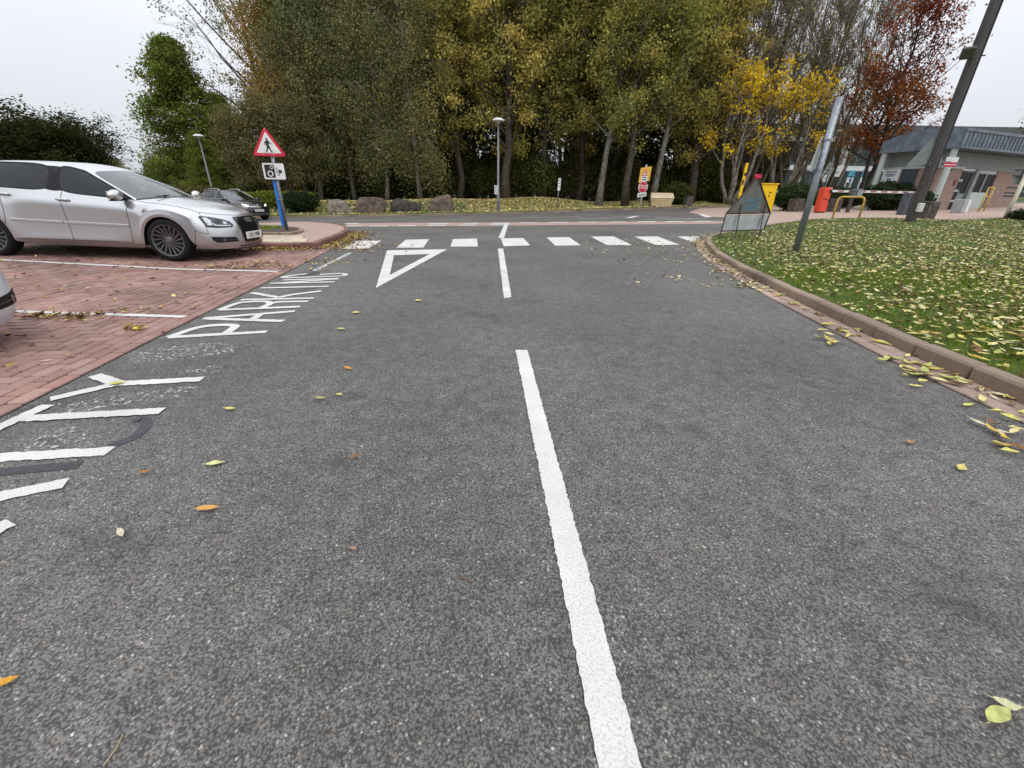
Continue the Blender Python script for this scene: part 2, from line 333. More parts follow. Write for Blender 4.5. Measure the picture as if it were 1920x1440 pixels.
def np_mesh(name, verts, faces_flat, nper, cols=None):
    """fast mesh from numpy; every face has nper corners"""
    me = bpy.data.meshes.new(name); nv = len(verts); nf = len(faces_flat)//nper
    me.vertices.add(nv); me.vertices.foreach_set('co', np.asarray(verts, np.float32).ravel())
    me.loops.add(nf*nper); me.loops.foreach_set('vertex_index', np.asarray(faces_flat, np.int32))
    me.polygons.add(nf); me.polygons.foreach_set('loop_start', np.arange(0, nf*nper, nper, dtype=np.int32))
    me.update(calc_edges=True)
    if cols is not None:
        a = me.color_attributes.new('col', 'FLOAT_COLOR', 'POINT')
        c = np.ones((nv, 4), np.float32); c[:, :3] = cols; a.data.foreach_set('color', c.ravel())
    return me
def text_mesh(body, size, extrude=.0015, sx=1., align='CENTER', bold=0.):
    cu = bpy.data.curves.new('text', 'FONT'); cu.body = body; cu.size = size; cu.align_x = align; cu.align_y = 'CENTER'; cu.extrude = extrude; cu.resolution_u = 4; cu.offset = bold
    o = bpy.data.objects.new('text', cu); COL.objects.link(o); bpy.context.view_layer.update()
    me = bpy.data.meshes.new_from_object(o.evaluated_get(bpy.context.evaluated_depsgraph_get()))
    bpy.data.objects.remove(o); bpy.data.curves.remove(cu)
    for v in me.vertices: v.co = (v.co.x*sx, -v.co.z, v.co.y)       # upright: x right, z up, front towards -y
    return me
def text_obj(name, body, size, mat, parent, at_, sx=1., bold=0.):
    me = text_mesh(body, size, sx=sx, bold=bold)
    for v in me.vertices: v.co = v.co + Vector(at_)
    return obj(name, me, mat, parent)
def disc(r, n=24, c=(0, 0)): return [(c[0] + r*math.cos(2*PI*k/n), c[1] + r*math.sin(2*PI*k/n)) for k in range(n)]
def rrect(w_, h_, r, c=(0, 0), n=4):
    out = []
    for sx, sy, a0 in ((1, 1, 0), (-1, 1, PI/2), (-1, -1, PI), (1, -1, 1.5*PI)):
        for k in range(n + 1):
            a = a0 + PI/2*k/n; out.append((c[0] + sx*(w_/2 - r) + r*math.cos(a), c[1] + sy*(h_/2 - r) + r*math.sin(a)))
    return out
def sheet(name, poly, dz, mat, parent=None, res=1.5, zf=None, smooth=True):
    """a surface that follows the terrain inside an outline"""
    xs = [p[0] for p in poly]; ys = [p[1] for p in poly]
    vs_ = [Vector((p[0], p[1])) for p in poly]; nb = len(vs_)
    bx = MPoly(poly)
    if res:
        nx = int((max(xs) - min(xs))/res); ny = int((max(ys) - min(ys))/res)
        for i in range(1, nx + 1):
            for j in range(1, ny + 1):
                q = (min(xs) + i*res, min(ys) + j*res)
                if bx.inside(*q) and bx.dist(*q) > res*.25: vs_.append(Vector(q))
    r = delaunay_2d_cdt(vs_, [(i, (i + 1) % nb) for i in range(nb)], [list(range(nb))], 1, 1e-5)
    f = zf or (lambda x, y: T(x, y) + dz)
    me = bpy.data.meshes.new(name); me.from_pydata([(q.x, q.y, f(q.x, q.y)) for q in r[0]], [], [tuple(q) for q in r[2]])
    bm = bmesh.new(); bm.from_mesh(me)
    for fc in bm.faces:
        fc.normal_update()
        if fc.normal.z < 0: fc.normal_flip()
    bm.to_mesh(me); bm.free()
    return obj(name, me, mat, parent, smooth)
class MPoly:
    def __init__(s, p): s.a = np.array(p, float); s.b = np.roll(s.a, -1, 0)
    def inside(s, x, y):
        a, b = s.a, s.b; c = (a[:, 1] > y) != (b[:, 1] > y)
        with np.errstate(divide='ignore', invalid='ignore'):
            xi = (b[:, 0] - a[:, 0])*(y - a[:, 1])/(b[:, 1] - a[:, 1]) + a[:, 0]
        return bool(np.sum(c & (x < xi)) % 2)
    def dist(s, x, y):
        p = np.array([x, y]); d = s.b - s.a; t = np.clip(((p - s.a)*d).sum(1)/np.maximum((d*d).sum(1), 1e-9), 0, 1)
        return float(np.sqrt(((s.a + d*t[:, None] - p)**2).sum(1)).min())
def spline(pts, n=8):
    """Catmull-Rom through 2-D/3-D points"""
    P = [Vector(p) for p in pts]; P = [P[0]*2 - P[1]] + P + [P[-1]*2 - P[-2]]; out = []
    for i in range(1, len(P) - 2):
        for k in range(n):
            t = k/n; a, b_, c, d = P[i - 1], P[i], P[i + 1], P[i + 2]
            out.append(.5*((2*b_) + (c - a)*t + (2*a - 5*b_ + 4*c - d)*t*t + (3*b_ - a - 3*c + d)*t**3))
    out.append(P[-2].copy()); return out
def resample(pts, step):
    out = [pts[0].copy()]; acc = 0.
    for a, b_ in zip(pts, pts[1:]):
        l_ = (b_ - a).length; t = step - acc
        while t <= l_: out.append(a.lerp(b_, t/l_)); t += step
        acc = (acc + l_) % step
    return out
def proj(x, y, z):
    z -= CAM_H; Z = y*math.cos(PITCH) - z*math.sin(PITCH); Y = y*math.sin(PITCH) + z*math.cos(PITCH)
    if Z < .1: return (-9999, -9999, Z)
    u, v = FOC*x/Z, -FOC*Y/Z
    return (960 + math.cos(ROLL)*u - math.sin(ROLL)*v, 720 + math.sin(ROLL)*u + math.cos(ROLL)*v, Z)
def in_view(x, y, z, m=15):
    q = proj(x, y, z); return q[2] > .1 and -m < q[0] < 1920 + m and -m < q[1] < 1440 + m

# ================================================================== MATERIALS OF THE SETTING
ASPHALT = asphalt_mat()
PAINT = paint_mat('road_paint', .315)
WORN = paint_mat('worn_paint', .47)
SCUFF = paint_mat('paint_scuffs', .565, (.5, .49, .47), 34.)
TAR = pm('bitumen_patch', (.055, .057, .065), .75, var=.2, vs_=20, bump=.4, bs=200)
TURF = grass_ground_mat()
PAVER = brick_mat('paver', [(.25, .135, .11), (.30, .17, .14), (.21, .122, .102), (.33, .20, .168), (.26, .165, .14)])
JOINT = pm('joint_sand', (.017, .015, .013), .95, var=.3, vs_=8, bump=.4)
KERB_BROWN = brick_mat('kerb_brown', [(.26, .19, .138), (.225, .165, .12), (.28, .21, .155)], .28)
KERB_RED = brick_mat('kerb_red', [(.17, .085, .07), (.2, .1, .08), (.15, .08, .066)], .18)
CHANNEL = brick_mat('channel_paver', [(.29, .205, .165), (.34, .25, .205), (.26, .185, .15)])
SLAB = brick_mat('cream_slab', [(.42, .35, .26), (.47, .4, .3), (.38, .32, .24)], .12)
SOIL = pm('soil', (.085, .06, .04), .95, var=.3, vs_=9, bump=.9, bs=30)
DRIVE = herring_far_mat('driveway_paving', (.38, .27, .22), (.45, .33, .27))
PINK = herring_far_mat('pink_band_paving', (.34, .24, .2), (.40, .29, .25))
LEAF = leaf_mat('leaf')
LITTER = leaf_mat('fallen_leaf', .12, .55)

# ================================================================== GROUND AND ROAD
rng = random.Random(4)
nr = np.random.RandomState(7)
def grid_sheet(name, x0, x1, y0, y1, nx, ny, zf, mat):
    m = MB()
    for j in range(ny + 1):
        for i in range(nx + 1):
            x = x0 + (x1 - x0)*i/nx; y = y0 + (y1 - y0)*j/ny; m.v.append((x, y, zf(x, y)))
    for j in range(ny):
        for i in range(nx):
            a = j*(nx + 1) + i; m.f.append((a, a + 1, a + nx + 2, a + nx + 1))
    return m.build(name, mat, smooth=True, fix=False)
struct(grid_sheet('ground', -600, 600, -80, 900, 60, 49, lambda x, y: T(x, y) - .35, TURF))
road = struct(grid_sheet('road', -46, 50, -7, 40, 64, 94, T, ASPHALT))

FAR = [(-46, 27.2), (-30, 27.7), (-14, 28.1), (-6, 28.4), (-1, 28.9), (2.6, 30.1), (5.4, 31.9), (9, 33.4), (13, 34.5), (18, 35.3), (24, 36)]
FARP = [Vector(p) for p in FAR]
def far_y(x):
    for a, b in zip(FAR, FAR[1:]):
        if a[0] <= x <= b[0]: return a[1] + (b[1] - a[1])*(x - a[0])/(b[0] - a[0])
    return FAR[0][1] if x < FAR[0][0] else FAR[-1][1]
def bank(x, y):
    d = y - far_y(x); k = .72 if x < 1 else .72 - .45*S((x - 1)/8)
    return T(x, y) + .11 + k*S((d - 1.0)/6.) + .05*math.sin(x*.7)*S(d/4)
fp = [(p[0], p[1] + .13) for p in FAR]
struct(sheet('verge', fp + [(60, 40), (70, 110), (-90, 110), (-80, 27)], 0, TURF, res=2., zf=bank))

# ---------------------------------------------------------------- painted markings (children of the road)
def jag(a, b, amp, step, fine):
    """points from a to b with a ragged edge"""
    n = max(1, int((b - a).length/step)); d = (b - a).normalized(); q = Vector((-d.y, d.x)); out = []
    for k in range(n):
        p = a.lerp(b, k/n)
        if k: p = p + q*(amp*(rng.random() - .5)*2) + d*(step*.3*(rng.random() - .5))
        out.append(p)
    return out
def mark(name, pts, mat=None, amp=.004, step=.02, dz=.005, res=0):
    P = [Vector((p[0], p[1])) for p in pts]; poly = []
    for a, b in zip(P, P[1:] + P[:1]): poly += jag(a, b, amp, step, 0)
    return sheet(name, [(p.x, p.y) for p in poly], dz, mat or PAINT, road, res=res, smooth=False)
def gp(l, dz=0.): return [tuple(G(px, py, dz)[:2]) for px, py in l]
def stroke(name, px, width, mat=None, dz=.005, world=False, n=5, amp=.004):
    P = [Vector(q) for q in (px if world else gp(px))]
    if len(P) > 2: P = spline(P, n)
    Lf, Rt = [], []
    for i, p in enumerate(P):
        d = (P[min(i + 1, len(P) - 1)] - P[max(i - 1, 0)]).normalized(); q = Vector((-d.y, d.x))*width/2
        Lf.append(p + q); Rt.append(p - q)
    if len(P) == 2:
        Lf = jag(Lf[0], Lf[1], amp, .02, 0) + [Lf[1]]; Rt = jag(Rt[0], Rt[1], amp, .02, 0) + [Rt[1]]
        k = min(len(Lf), len(Rt)); Lf, Rt = Lf[:k - 1] + [Lf[-1]], Rt[:k - 1] + [Rt[-1]]
    m = MB(); k = len(Lf)
    m.v = [(p.x, p.y, T(p.x, p.y) + dz) for p in Lf + Rt]; m.f = [(i, k + i, k + i + 1, i + 1) for i in range(k - 1)]
    o = m.build(name, mat or PAINT, road, fix=False)
    return o
def join(objs, name):
    bm = bmesh.new()
    for o in objs: bm.from_mesh(o.data)
    me = objs[0].data; bm.to_mesh(me); bm.free()
    for o in objs[1:]: bpy.data.objects.remove(o)
    objs[0].name = name; return objs[0]
# centre line: the near long dash with its scalloped thermoplastic edge, and two farther ones
c1 = []
La, Lb = Vector((.305, -1.2)), Vector((.022, 2.98)); Ra, Rb = Vector((.395, -1.2)), Vector((.113, 2.98))
edge = lambda a, b: jag(a, b, .0032, .014, 0)
poly = edge(La, Lb) + edge(Lb, Rb) + edge(Rb, Ra) + edge(Ra, La)
o = sheet('centre_line_dash', [(p.x, p.y) for p in poly], .0055, PAINT, road, res=0, smooth=False); o['label'] = 'long nearest dash of the centre line with ragged edges'
o = mark('centre_line_dash', gp([(945, 560), (959, 558), (943.5, 467), (933.5, 467)])); o['label'] = 'second dash of the centre line, short of the zebra stripes'
o = mark('centre_line_dash', gp([(934.5, 447), (945, 447), (953.5, 419), (946, 420)])); o['label'] = 'kinked dash between zebra stripes and pink band'
zeb = [[(640, 467.6), (691, 466.5), (716, 452.3), (669, 452)], [(743.4, 465.5), (793.8, 464.8), (804.7, 449.5), (761, 450.2)], [(844.5, 463.3), (896, 462.8), (894.4, 448.2), (849.5, 448.6)],
       [(944.6, 462.5), (994.1, 461.2), (981, 446.9), (938.9, 448.2)], [(1041.5, 461.2), (1089, 460.9), (1067, 445.6), (1024.6, 446.1)], [(1138, 460.4), (1184.5, 459.9), (1150.4, 444), (1107.4, 444.5)],
       [(1229.3, 460.4), (1275, 459.9), (1232.4, 444), (1188.9, 444.5)], [(1294.4, 453.4), (1303, 453.4), (1311, 444), (1269.6, 444.3)]]
for i, z in enumerate(zeb): mark('zebra_stripe', gp(z), paint_mat('worn_stripe_paint', .40, scale=9) if i == 0 else PAINT, dz=.0065)
A, B, C = [Vector(q) for q in gp([(704.8, 540.8), (725.6, 470.6), (838.7, 467.9)])]; a, b, c = [Vector(q) for q in gp([(730.8, 516.4), (738.7, 479), (805.8, 477.5)])]
m = MB()
for P, Q, p, q in ((A, B, a, b), (B, C, b, c), (C, A, c, a)): m.add([(v.x, v.y, T(v.x, v.y) + .0055) for v in (P, Q, q, p)], [(0, 1, 2, 3)])
o = m.build('give_way_triangle', PAINT, road); o['label'] = 'long white outlined give way triangle painted before the zebra'
Z4 = lambda l: [(300 + .1875*x, 490 + .1875*y) for x, y in l]
letters = {'P': [[(1070, 712), (90, 768)], [(90, 768), (330, 680), (480, 650), (640, 640), (745, 647), (735, 675), (640, 737)]],
           'A': [[(440, 580), (1235, 602)], [(440, 580), (1350, 503)], [(930, 586), (1010, 532)]],
           'R': [[(1405, 463), (600, 493)], [(600, 493), (760, 430), (870, 412), (1060, 412), (1100, 430), (1010, 475)], [(1095, 428), (1200, 412), (1485, 405)]],
           'K': [[(1540, 372), (810, 388)], [(920, 318), (1190, 367)], [(1190, 366), (1330, 340), (1615, 305)]],
           'I': [[(1690, 257), (1010, 273)]], 'N': [[(1745, 212), (1105, 230)], [(1125, 229), (1785, 180)], [(1787, 178), (1230, 190)]],
           'G': [[(1600, 136), (1800, 125), (1857, 133), (1800, 152), (1480, 165), (1270, 170), (1235, 162), (1300, 146), (1480, 132)]]}
k = 0
for ch, st in letters.items():
    os_ = []
    for q in st: os_.append(stroke('painted_letter', Z4(q), .072, dz=.0050 + .0004*(k % 7))); k += 1
    o = join(os_, 'painted_letter'); o['label'] = 'white letter %s of the word PARKING painted on asphalt' % ch
for lab, st in (('big white letter Y painted beside the brick edge', [[(380, 712), (222, 720.5)], [(222, 720.5), (178, 705)], [(226, 719.5), (95, 750)]]), ('big white letter T painted beside the brick edge', [[(305, 772), (50, 786)], [(92, 761), (-60, 830)]]),
                ('big white letter I painted left of the T', [[(207, 847), (-70, 863)]]), ('white bar of a letter cut by the frame', [[(125, 907), (-60, 945)]]), ('last white bar of a letter in the corner', [[(22, 981), (-60, 1020)]])):
    os_ = []
    for q in st: os_.append(stroke('painted_letter', q, .072, dz=.0050 + .0004*(k % 7), amp=.005)); k += 1
    o = join(os_, 'painted_letter'); o['label'] = lab
stroke('edge_line', [(590, 509), (657, 475)], .085, WORN, amp=.006)
stroke('bitumen_patch', [(249, 791), (267, 787), (274, 798), (253, 819), (205, 838)], .055, TAR, dz=.003)
stroke('bitumen_patch', [(150, 872), (60, 880), (-60, 892)], .06, TAR, dz=.003)
stroke('bitumen_patch', [(560, 520), (596, 511)], .1, TAR, dz=.0058)
for q in ([(110, 757), (215, 741), (300, 731), (372, 724), (335, 745), (240, 760), (130, 779)], [(225, 664), (330, 648), (430, 640), (440, 662), (330, 676), (250, 682)], [(40, 840), (90, 812), (150, 800), (165, 822), (100, 845), (50, 852)], [(330, 700), (380, 690), (420, 683), (410, 700)]):
    mark('paint_scuff', gp(q), SCUFF, amp=.02, step=.05, dz=.003)
stroke('tar_joint', [(575, 443), (760, 440.5), (960, 437.5), (1150, 436), (1330, 435)], .025, TAR, dz=.003)
# pink band across the junction mouth with broken lines
mark('brick_band', gp([(650, 425.2), (950, 423.2), (1345, 420), (1400, 417.5), (1400, 413), (1345, 414.4), (950, 417.4), (650, 418.8)]), PINK, amp=.0, step=1., dz=.003)
for x0, x1, y in [(645, 671, 419.6), (802, 840, 419.8), (866, 895, 419.3), (920, 953, 419), (638, 676, 424.2), (691, 726, 424), (745, 778, 423.7), (800, 834, 423.3), (858, 891, 422.7), (916, 947, 422.2), (973, 1006, 418.2), (1029, 1063, 417.5),
                  (1085, 1118, 417), (1140, 1172, 416.6), (1193, 1227, 416.2), (1247, 1280, 416), (1299, 1331, 415.6)]:
    mark('broken_line_dash', gp([(x0, y + .7), (x1, y + .7), (x1 + 3, y - .7), (x0 + 3, y - .7)]), amp=.01, step=.3, dz=.008)
for pa, pb, wd in [((588, 415.2), (737, 413.4), .1), ((774, 414.6), (851, 412), .1), ((851, 412), (960, 410.6), .09), ((980, 408.5), (1090, 406.5), .12), ((1085, 411), (1185, 405.5), .1), ((1050, 411), (1180, 409), .09), ((1178, 409), (1194, 405.5), .3), ((1210, 411), (1300, 411.5), .12), ((1228, 409), (1325, 410.5), .14), ((1314, 402), (1328, 408), .3)]:
    stroke('turning_lane_line', [pa, pb], wd, WORN if wd < .11 else PAINT, dz=.0075)

# ================================================================== KERBS
def kerb(name, pts, width, height, stone, mat, side, label=None):
    """row of kerb stones along a path; side=+1 puts the stones left of the walking direction"""
    root = struct(sheet(name, ribbon(pts, .02, width - .02, side), -.01, JOINT, res=0)) if False else None
    P = resample(pts, stone)
    if (pts[-1] - P[-1]).length > .08: P.append(pts[-1].copy())
    e = bpy.data.objects.new(name, None); COL.objects.link(e); e['kind'] = 'structure'
    if label: e['label'] = label
    for a, b in zip(P, P[1:]):
        d = (b - a); l_ = d.length; d = d/l_; q = Vector((-d.y, d.x))*side; c = (a + b)/2 + q*width/2
        z = min(T(a.x, a.y), T(b.x, b.y)); zz = T(c.x, c.y)
        m = MB(); m.box((0, 0, 0), (l_ - .012, width, height + .1), bev=.016)
        ang = math.atan2(d.y, d.x)
        pit = math.atan2(T(b.x, b.y) - T(a.x, a.y), l_)
        o = m.build('kerb_stone', mat, e); o.location = (c.x, c.y, zz + (height - .1)/2 + rng.uniform(-.006, .006)); o.rotation_euler = (rng.uniform(-.03, .03), -pit + rng.uniform(-.008, .008), ang + rng.uniform(-.006, .006))
    return e
def offset(pts, d):
    out = []
    for i, p in enumerate(pts):
        t = (pts[min(i + 1, len(pts) - 1)] - pts[max(i - 1, 0)]).normalized(); out.append(p + Vector((-t.y, t.x))*d)
    return out
KR = spline([(2.92, -2.5), (2.95, 0), (2.99, 1.4), (3.03, 2.25), (3.09, 3.1), (3.29, 4.6), (3.6, 6.5), (3.95, 8.2), (4.5, 10), (5.05, 11.5), (5.75, 12.8), (6.9, 14.1), (8.5, 15.6), (10.3, 17.1), (12.3, 18.5)], 8)
kerb('lawn_kerb', KR, .13, .105, .46, KERB_BROWN, -1)
# two rows of channel pavers between asphalt and kerb
ch = bpy.data.objects.new('channel', None); COL.objects.link(ch); ch['kind'] = 'structure'
cm_ = MB(); cm_.box((0, 0, 0), (.194, .112, .05), bev=.006); proto = None
KC = [p for p in KR if p.y < 13.5]
for row in (0, 1):
    P = resample(offset(KC, .062 + .12*row), .2)
    for i, (a, b) in enumerate(zip(P, P[1:])):
        c = (a + b)/2; d = b - a
        if not in_view(c.x, c.y, 0, 60): continue
        if proto is None: proto = cm_.build('channel_paver', CHANNEL, ch); o = proto
        else: o = proto.copy(); COL.objects.link(o)
        o.location = (c.x, c.y, T(c.x, c.y) - .013 + rng.uniform(-.003, .003)); o.rotation_euler = (rng.uniform(-.012, .012), rng.uniform(-.012, .012), math.atan2(d.y, d.x) + rng.uniform(-.012, .012))
cb_ = offset(KC, .0); cb2 = offset(KC, .245)
struct(sheet('channel_bed', [(p.x, p.y) for p in cb_] + [(p.x, p.y) for p in cb2[::-1]], .002, JOINT, res=0))

# lawn
KI = offset(KR, -.13)
lawn_poly = [(p.x, p.y) for p in KI] + [(13.8, 18.75), (15.2, 18.7), (16.6, 18.1), (17.8, 17.7), (19.5, 18.2), (21.5, 18.6), (27, 18.6), (30, 12), (30, -2.5)]
LP = MPoly(lawn_poly)
def lawn_z(x, y):
    d = min(1.5, LP.dist(x, y)) if LP.inside(x, y) else 0
    return T(x, y) + .085 + .05*S(d/1.5) + .012*math.sin(x*2.3 + y*1.7)*S(d/1.)
struct(sheet('lawn', lawn_poly, 0, TURF, res=.45, zf=lawn_z))

# driveway towards the gate
struct(sheet('driveway', [(7.0, 14.6), (9, 18.5), (9.6, 22), (10.5, 27), (14.2, 34.4), (24, 35.8), (46, 34), (46, 16.5), (30, 15), (20, 14)], .004, DRIVE, res=1.2))

# far kerb
kerb('verge_kerb', resample([Vector((p[0], p[1])) for p in FAR], .9), .13, .11, .9, KERB_BROWN, 1)

# ---------------------------------------------------------------- island pavement left of the junction
isl = [Vector(q) for q in [(-13.5, 8.05)] + gp([(478, 467)]) + [(-4.22, 8.93)]]
corner = [Vector(q) for q in gp([(590, 467), (624, 454.5), (646, 444.5), (655, 437), (650, 430.5), (632, 425.5), (600, 422), (560, 420.2)])]
KL1 = resample(isl, .05); KL = spline([tuple(q) for q in corner] + [(-12, 19.2), (-18, 19.6), (-30, 19.6)], 8)
kerb('parking_kerb', isl, .13, .12, .6, KERB_RED, 1)
ik = kerb('island_kerb', KL, .14, .12, .6, KERB_RED, 1)
m = MB(); m.prism([(-4.42, 8.89), (-4.13, 8.925), (-4.10, 9.12), (-4.3, 9.2), (-4.42, 9.05)], lambda x, y: Vector((x, y, T(x, y) - .08)), lambda x, y: Vector((x, y, T(x, y) + .121))); m.build('kerb_stone', KERB_RED, ik)
IN = offset(KL, .135)
i1 = [(p.x, p.y + .12) for p in isl]
island_poly = i1 + [(p.x, p.y) for p in IN[2:]] + [(-30, 10), (-13.5, 9)]
IZ = lambda x, y: T(x, y) + .11
struct(sheet('island_paving', island_poly, .11, PINK, res=1.))
bed = [tuple(q) for q in gp([(300, 434), (400, 437.5), (480, 440.3), (538, 441), (560, 437.5), (566, 433.5), (552, 429.3), (520, 426.8), (480, 425.6), (380, 422.5)], .11)]
struct(sheet('planting_bed', bed, .135, SOIL, res=.5))
bedk = [Vector(q) for q in bed[1:]]
e = bpy.data.objects.new('bed_edging', None); COL.objects.link(e); e['kind'] = 'structure'
for a, b in zip(resample(spline(bedk[:8], 6), .3), resample(spline(bedk[:8], 6), .3)[1:]):
    c = (a + b)/2; d = b - a; m = MB(); m.box((0, 0, 0), (d.length - .01, .1, .12), bev=.01)
    o = m.build('edging_block', KERB_BROWN, e); o.location = (c.x, c.y, T(c.x, c.y) + .11); o.rotation_euler = (0, 0, math.atan2(d.y, d.x))
sl = bpy.data.objects.new('slab_path', None); COL.objects.link(sl); sl['kind'] = 'structure'
dv = (isl[2] - isl[1]).normalized(); nv = Vector((-dv.y, dv.x)); smesh = None
for i in range(9):
    for j in range(2):
        c = isl[2] - dv*(.62 + .16*j + i*.78 + .39) + nv*(.14 + .38 + j*.77)
        if smesh is None: m = MB(); m.box((0, 0, 0), (.768, .758, .05), bev=.006); o = m.build('paving_slab', SLAB, sl); smesh = o
        else: o = smesh.copy(); COL.objects.link(o)
        o.location = (c.x, c.y, T(c.x, c.y) + .108 + rng.uniform(-.003, .003)); o.rotation_euler = (0, 0, math.atan2(dv.y, dv.x) + rng.uniform(-.004, .004))
for j in range(2):      # cut slabs at the corner
    p0 = isl[2] - dv*(.62 + .16*j - .006) + nv*(.14 + j*.77); p1 = p0 + dv*(.5 - .1*j); p2 = p0 + dv*(.36 - .1*j) + nv*.757; p3 = p0 + nv*.757
    m = MB(); m.prism([tuple(p0), tuple(p1), tuple(p2), tuple(p3)], lambda x, y: Vector((x, y, T(x, y) + .08)), lambda x, y: Vector((x, y, T(x, y) + .132))); m.build('paving_slab', SLAB, sl)

# ================================================================== BLOCK PAVING OF THE PARKING BAYS
E_ = Vector((-.163, .987)).normalized(); N_ = Vector((-E_.y, E_.x)); O_ = Vector((-2.32, 0))     # along the edge / to the left
pave_poly = [tuple(O_ + E_*-.6), tuple(O_ + E_*9.15), tuple(O_ + E_*8.75 + N_*2.), tuple(O_ + E_*8.5 + N_*3.2), tuple(O_ + E_*7.2 + N_*11), tuple(O_ + E_*-.6 + N_*11)]
pave_poly = [tuple(O_ + E_*-.6), tuple(O_ + E_*9.0), (-5.2, 8.7), (-13.5, 8.0), (-13.5, -1)]
paving = struct(sheet('block_paving', pave_poly, .004, JOINT, res=.6))
PP = MPoly(pave_poly)
bm_h = MB(); bm_h.box((0, 0, 0), (.1885, .0885, .04), bev=.006)
cells = []
for r in range(3):
    for i in range(-3, 48): cells.append((.2*(i + .5*(r % 2)) + .1, .05 + .1*r, 0))
nx_, ny_ = 96, 112
for i in range(-8, nx_):
    for j in range(0, ny_):
        k = (i - j) % 4
        if k == 0: cells.append((.1*i + .1, .3 + .1*j + .05, 0))
        elif k == 2 and j == 0: cells.append((.1*i + .05, .35, 2))
        elif k == 3: cells.append((.1*i + .05, .3 + .1*j + .1, 1))
bricks = []
for s_, t_, rot in cells:
    p = O_ + E_*s_ + N_*t_
    if not PP.inside(p.x, p.y): continue
    bricks.append((p.x, p.y, rot))
def scr(b):
    q = proj(b[0], b[1], T(b[0], b[1])); vis = -20 < q[0] < 1940 and q[1] < 1450 and q[2] > .1
    return q[2] if vis else 1e3 + abs(q[0])
bricks.sort(key=scr)
ang0 = math.atan2(E_.y, E_.x); proto = None; rest = MB()
base_v = [Vector(q) for q in bm_h.v]; half = MB(); half.box((0, 0, 0), (.0885, .0885, .04), bev=.006); half_v = [Vector(q) for q in half.v]; hproto = None
for i, (x, y, rot) in enumerate(bricks):
    tilt = Matrix.Rotation(ang0 + rot*PI/2 + rng.uniform(-.012, .012), 3, 'Z') @ Matrix.Rotation(rng.uniform(-.008, .008), 3, 'X') @ Matrix.Rotation(rng.uniform(-.012, .012), 3, 'Y')
    z = T(x, y) - .006 + rng.uniform(-.0025, .0025)
    if i < 300:
        if rot == 2:
            o = half.build('brick', PAVER, paving) if hproto is None else hproto.copy()
            if hproto is None: hproto = o
            else: COL.objects.link(o)
        elif proto is None: proto = bm_h.build('brick', PAVER, paving); o = proto
        else: o = proto.copy(); COL.objects.link(o)
        o.location = (x, y, z); o.rotation_euler = tilt.to_euler()
    else:
        rest.add([tilt @ v + Vector((x, y, z)) for v in (half_v if rot == 2 else base_v)], half.f if rot == 2 else bm_h.f)
stuff(rest.build('brick_field', PAVER, paving, fix=True))
BT = .0165
bay = [((-20, 488), (522, 512)), ((30, 588), (349, 598))]
for (pa, pb), wd in zip(bay, (.085, .075)):
    A, B = [Vector(q) for q in gp([pa, pb])]
    if pa[0] < 0: A = A + (A - B).normalized()*2
    P = [A.lerp(B, k/60) for k in range(61)]
    m = MB(); q = Vector((-(B - A).y, (B - A).x)).normalized()*wd/2
    for p in P: m.v += [(*(p + q*rng.uniform(.92, 1.05)), T(p.x, p.y) + BT + .002), (*(p - q*rng.uniform(.92, 1.05)), T(p.x, p.y) + BT + .002)]
    m.f = [(2*i, 2*i + 1, 2*i + 3, 2*i + 2) for i in range(60)]
    o = m.build('bay_line', PAINT, paving, fix=True)
# ================================================================== CARS
BLACKP = pm('black_plastic', (.012, .012, .014), .55, var=.2, vs_=30, spec=.2)
GLOSSB = pm('gloss_black', (.008, .008, .009), .12, var=.1, coat=.5)
RUBBER = pm('tyre_rubber', (.014, .014, .015), .85, var=.25, vs_=20, bump=.3, bs=150, spec=.25)
RIM = pm('rim_grey', (.22, .215, .21), .35, .75, var=.15, vs_=12)
CHROME = pm('chrome', (.6, .6, .6), .12, 1., var=.05)
HEADL = pm('headlamp_reflector', (.62, .64, .66), .18, .6, var=.25, vs_=40)
HEADD = pm('headlamp_bowl', (.12, .125, .135), .2, .5, var=.25, vs_=30)
LAMPON = pm('headlamp_lit', (1, .98, .94), .3, emit=1.4, var=0)
PLATE = pm('number_plate_white', (.72, .72, .69), .45, var=.06)
SEAM = pm('panel_gap', (.02, .02, .021), .8, var=.05)
SEATF = pm('seat_fabric', (.035, .035, .038), .9, var=.2, vs_=14, bump=.2)
GL_S = glass_mat('tinted_side_glass', (.34, .4, .41), 1.5, .006)
GL_W = glass_mat('windscreen_glass', (.45, .52, .5), 1.6, .10)
TXT = pm('letter_black', (.012, .012, .014), .5, var=.1)

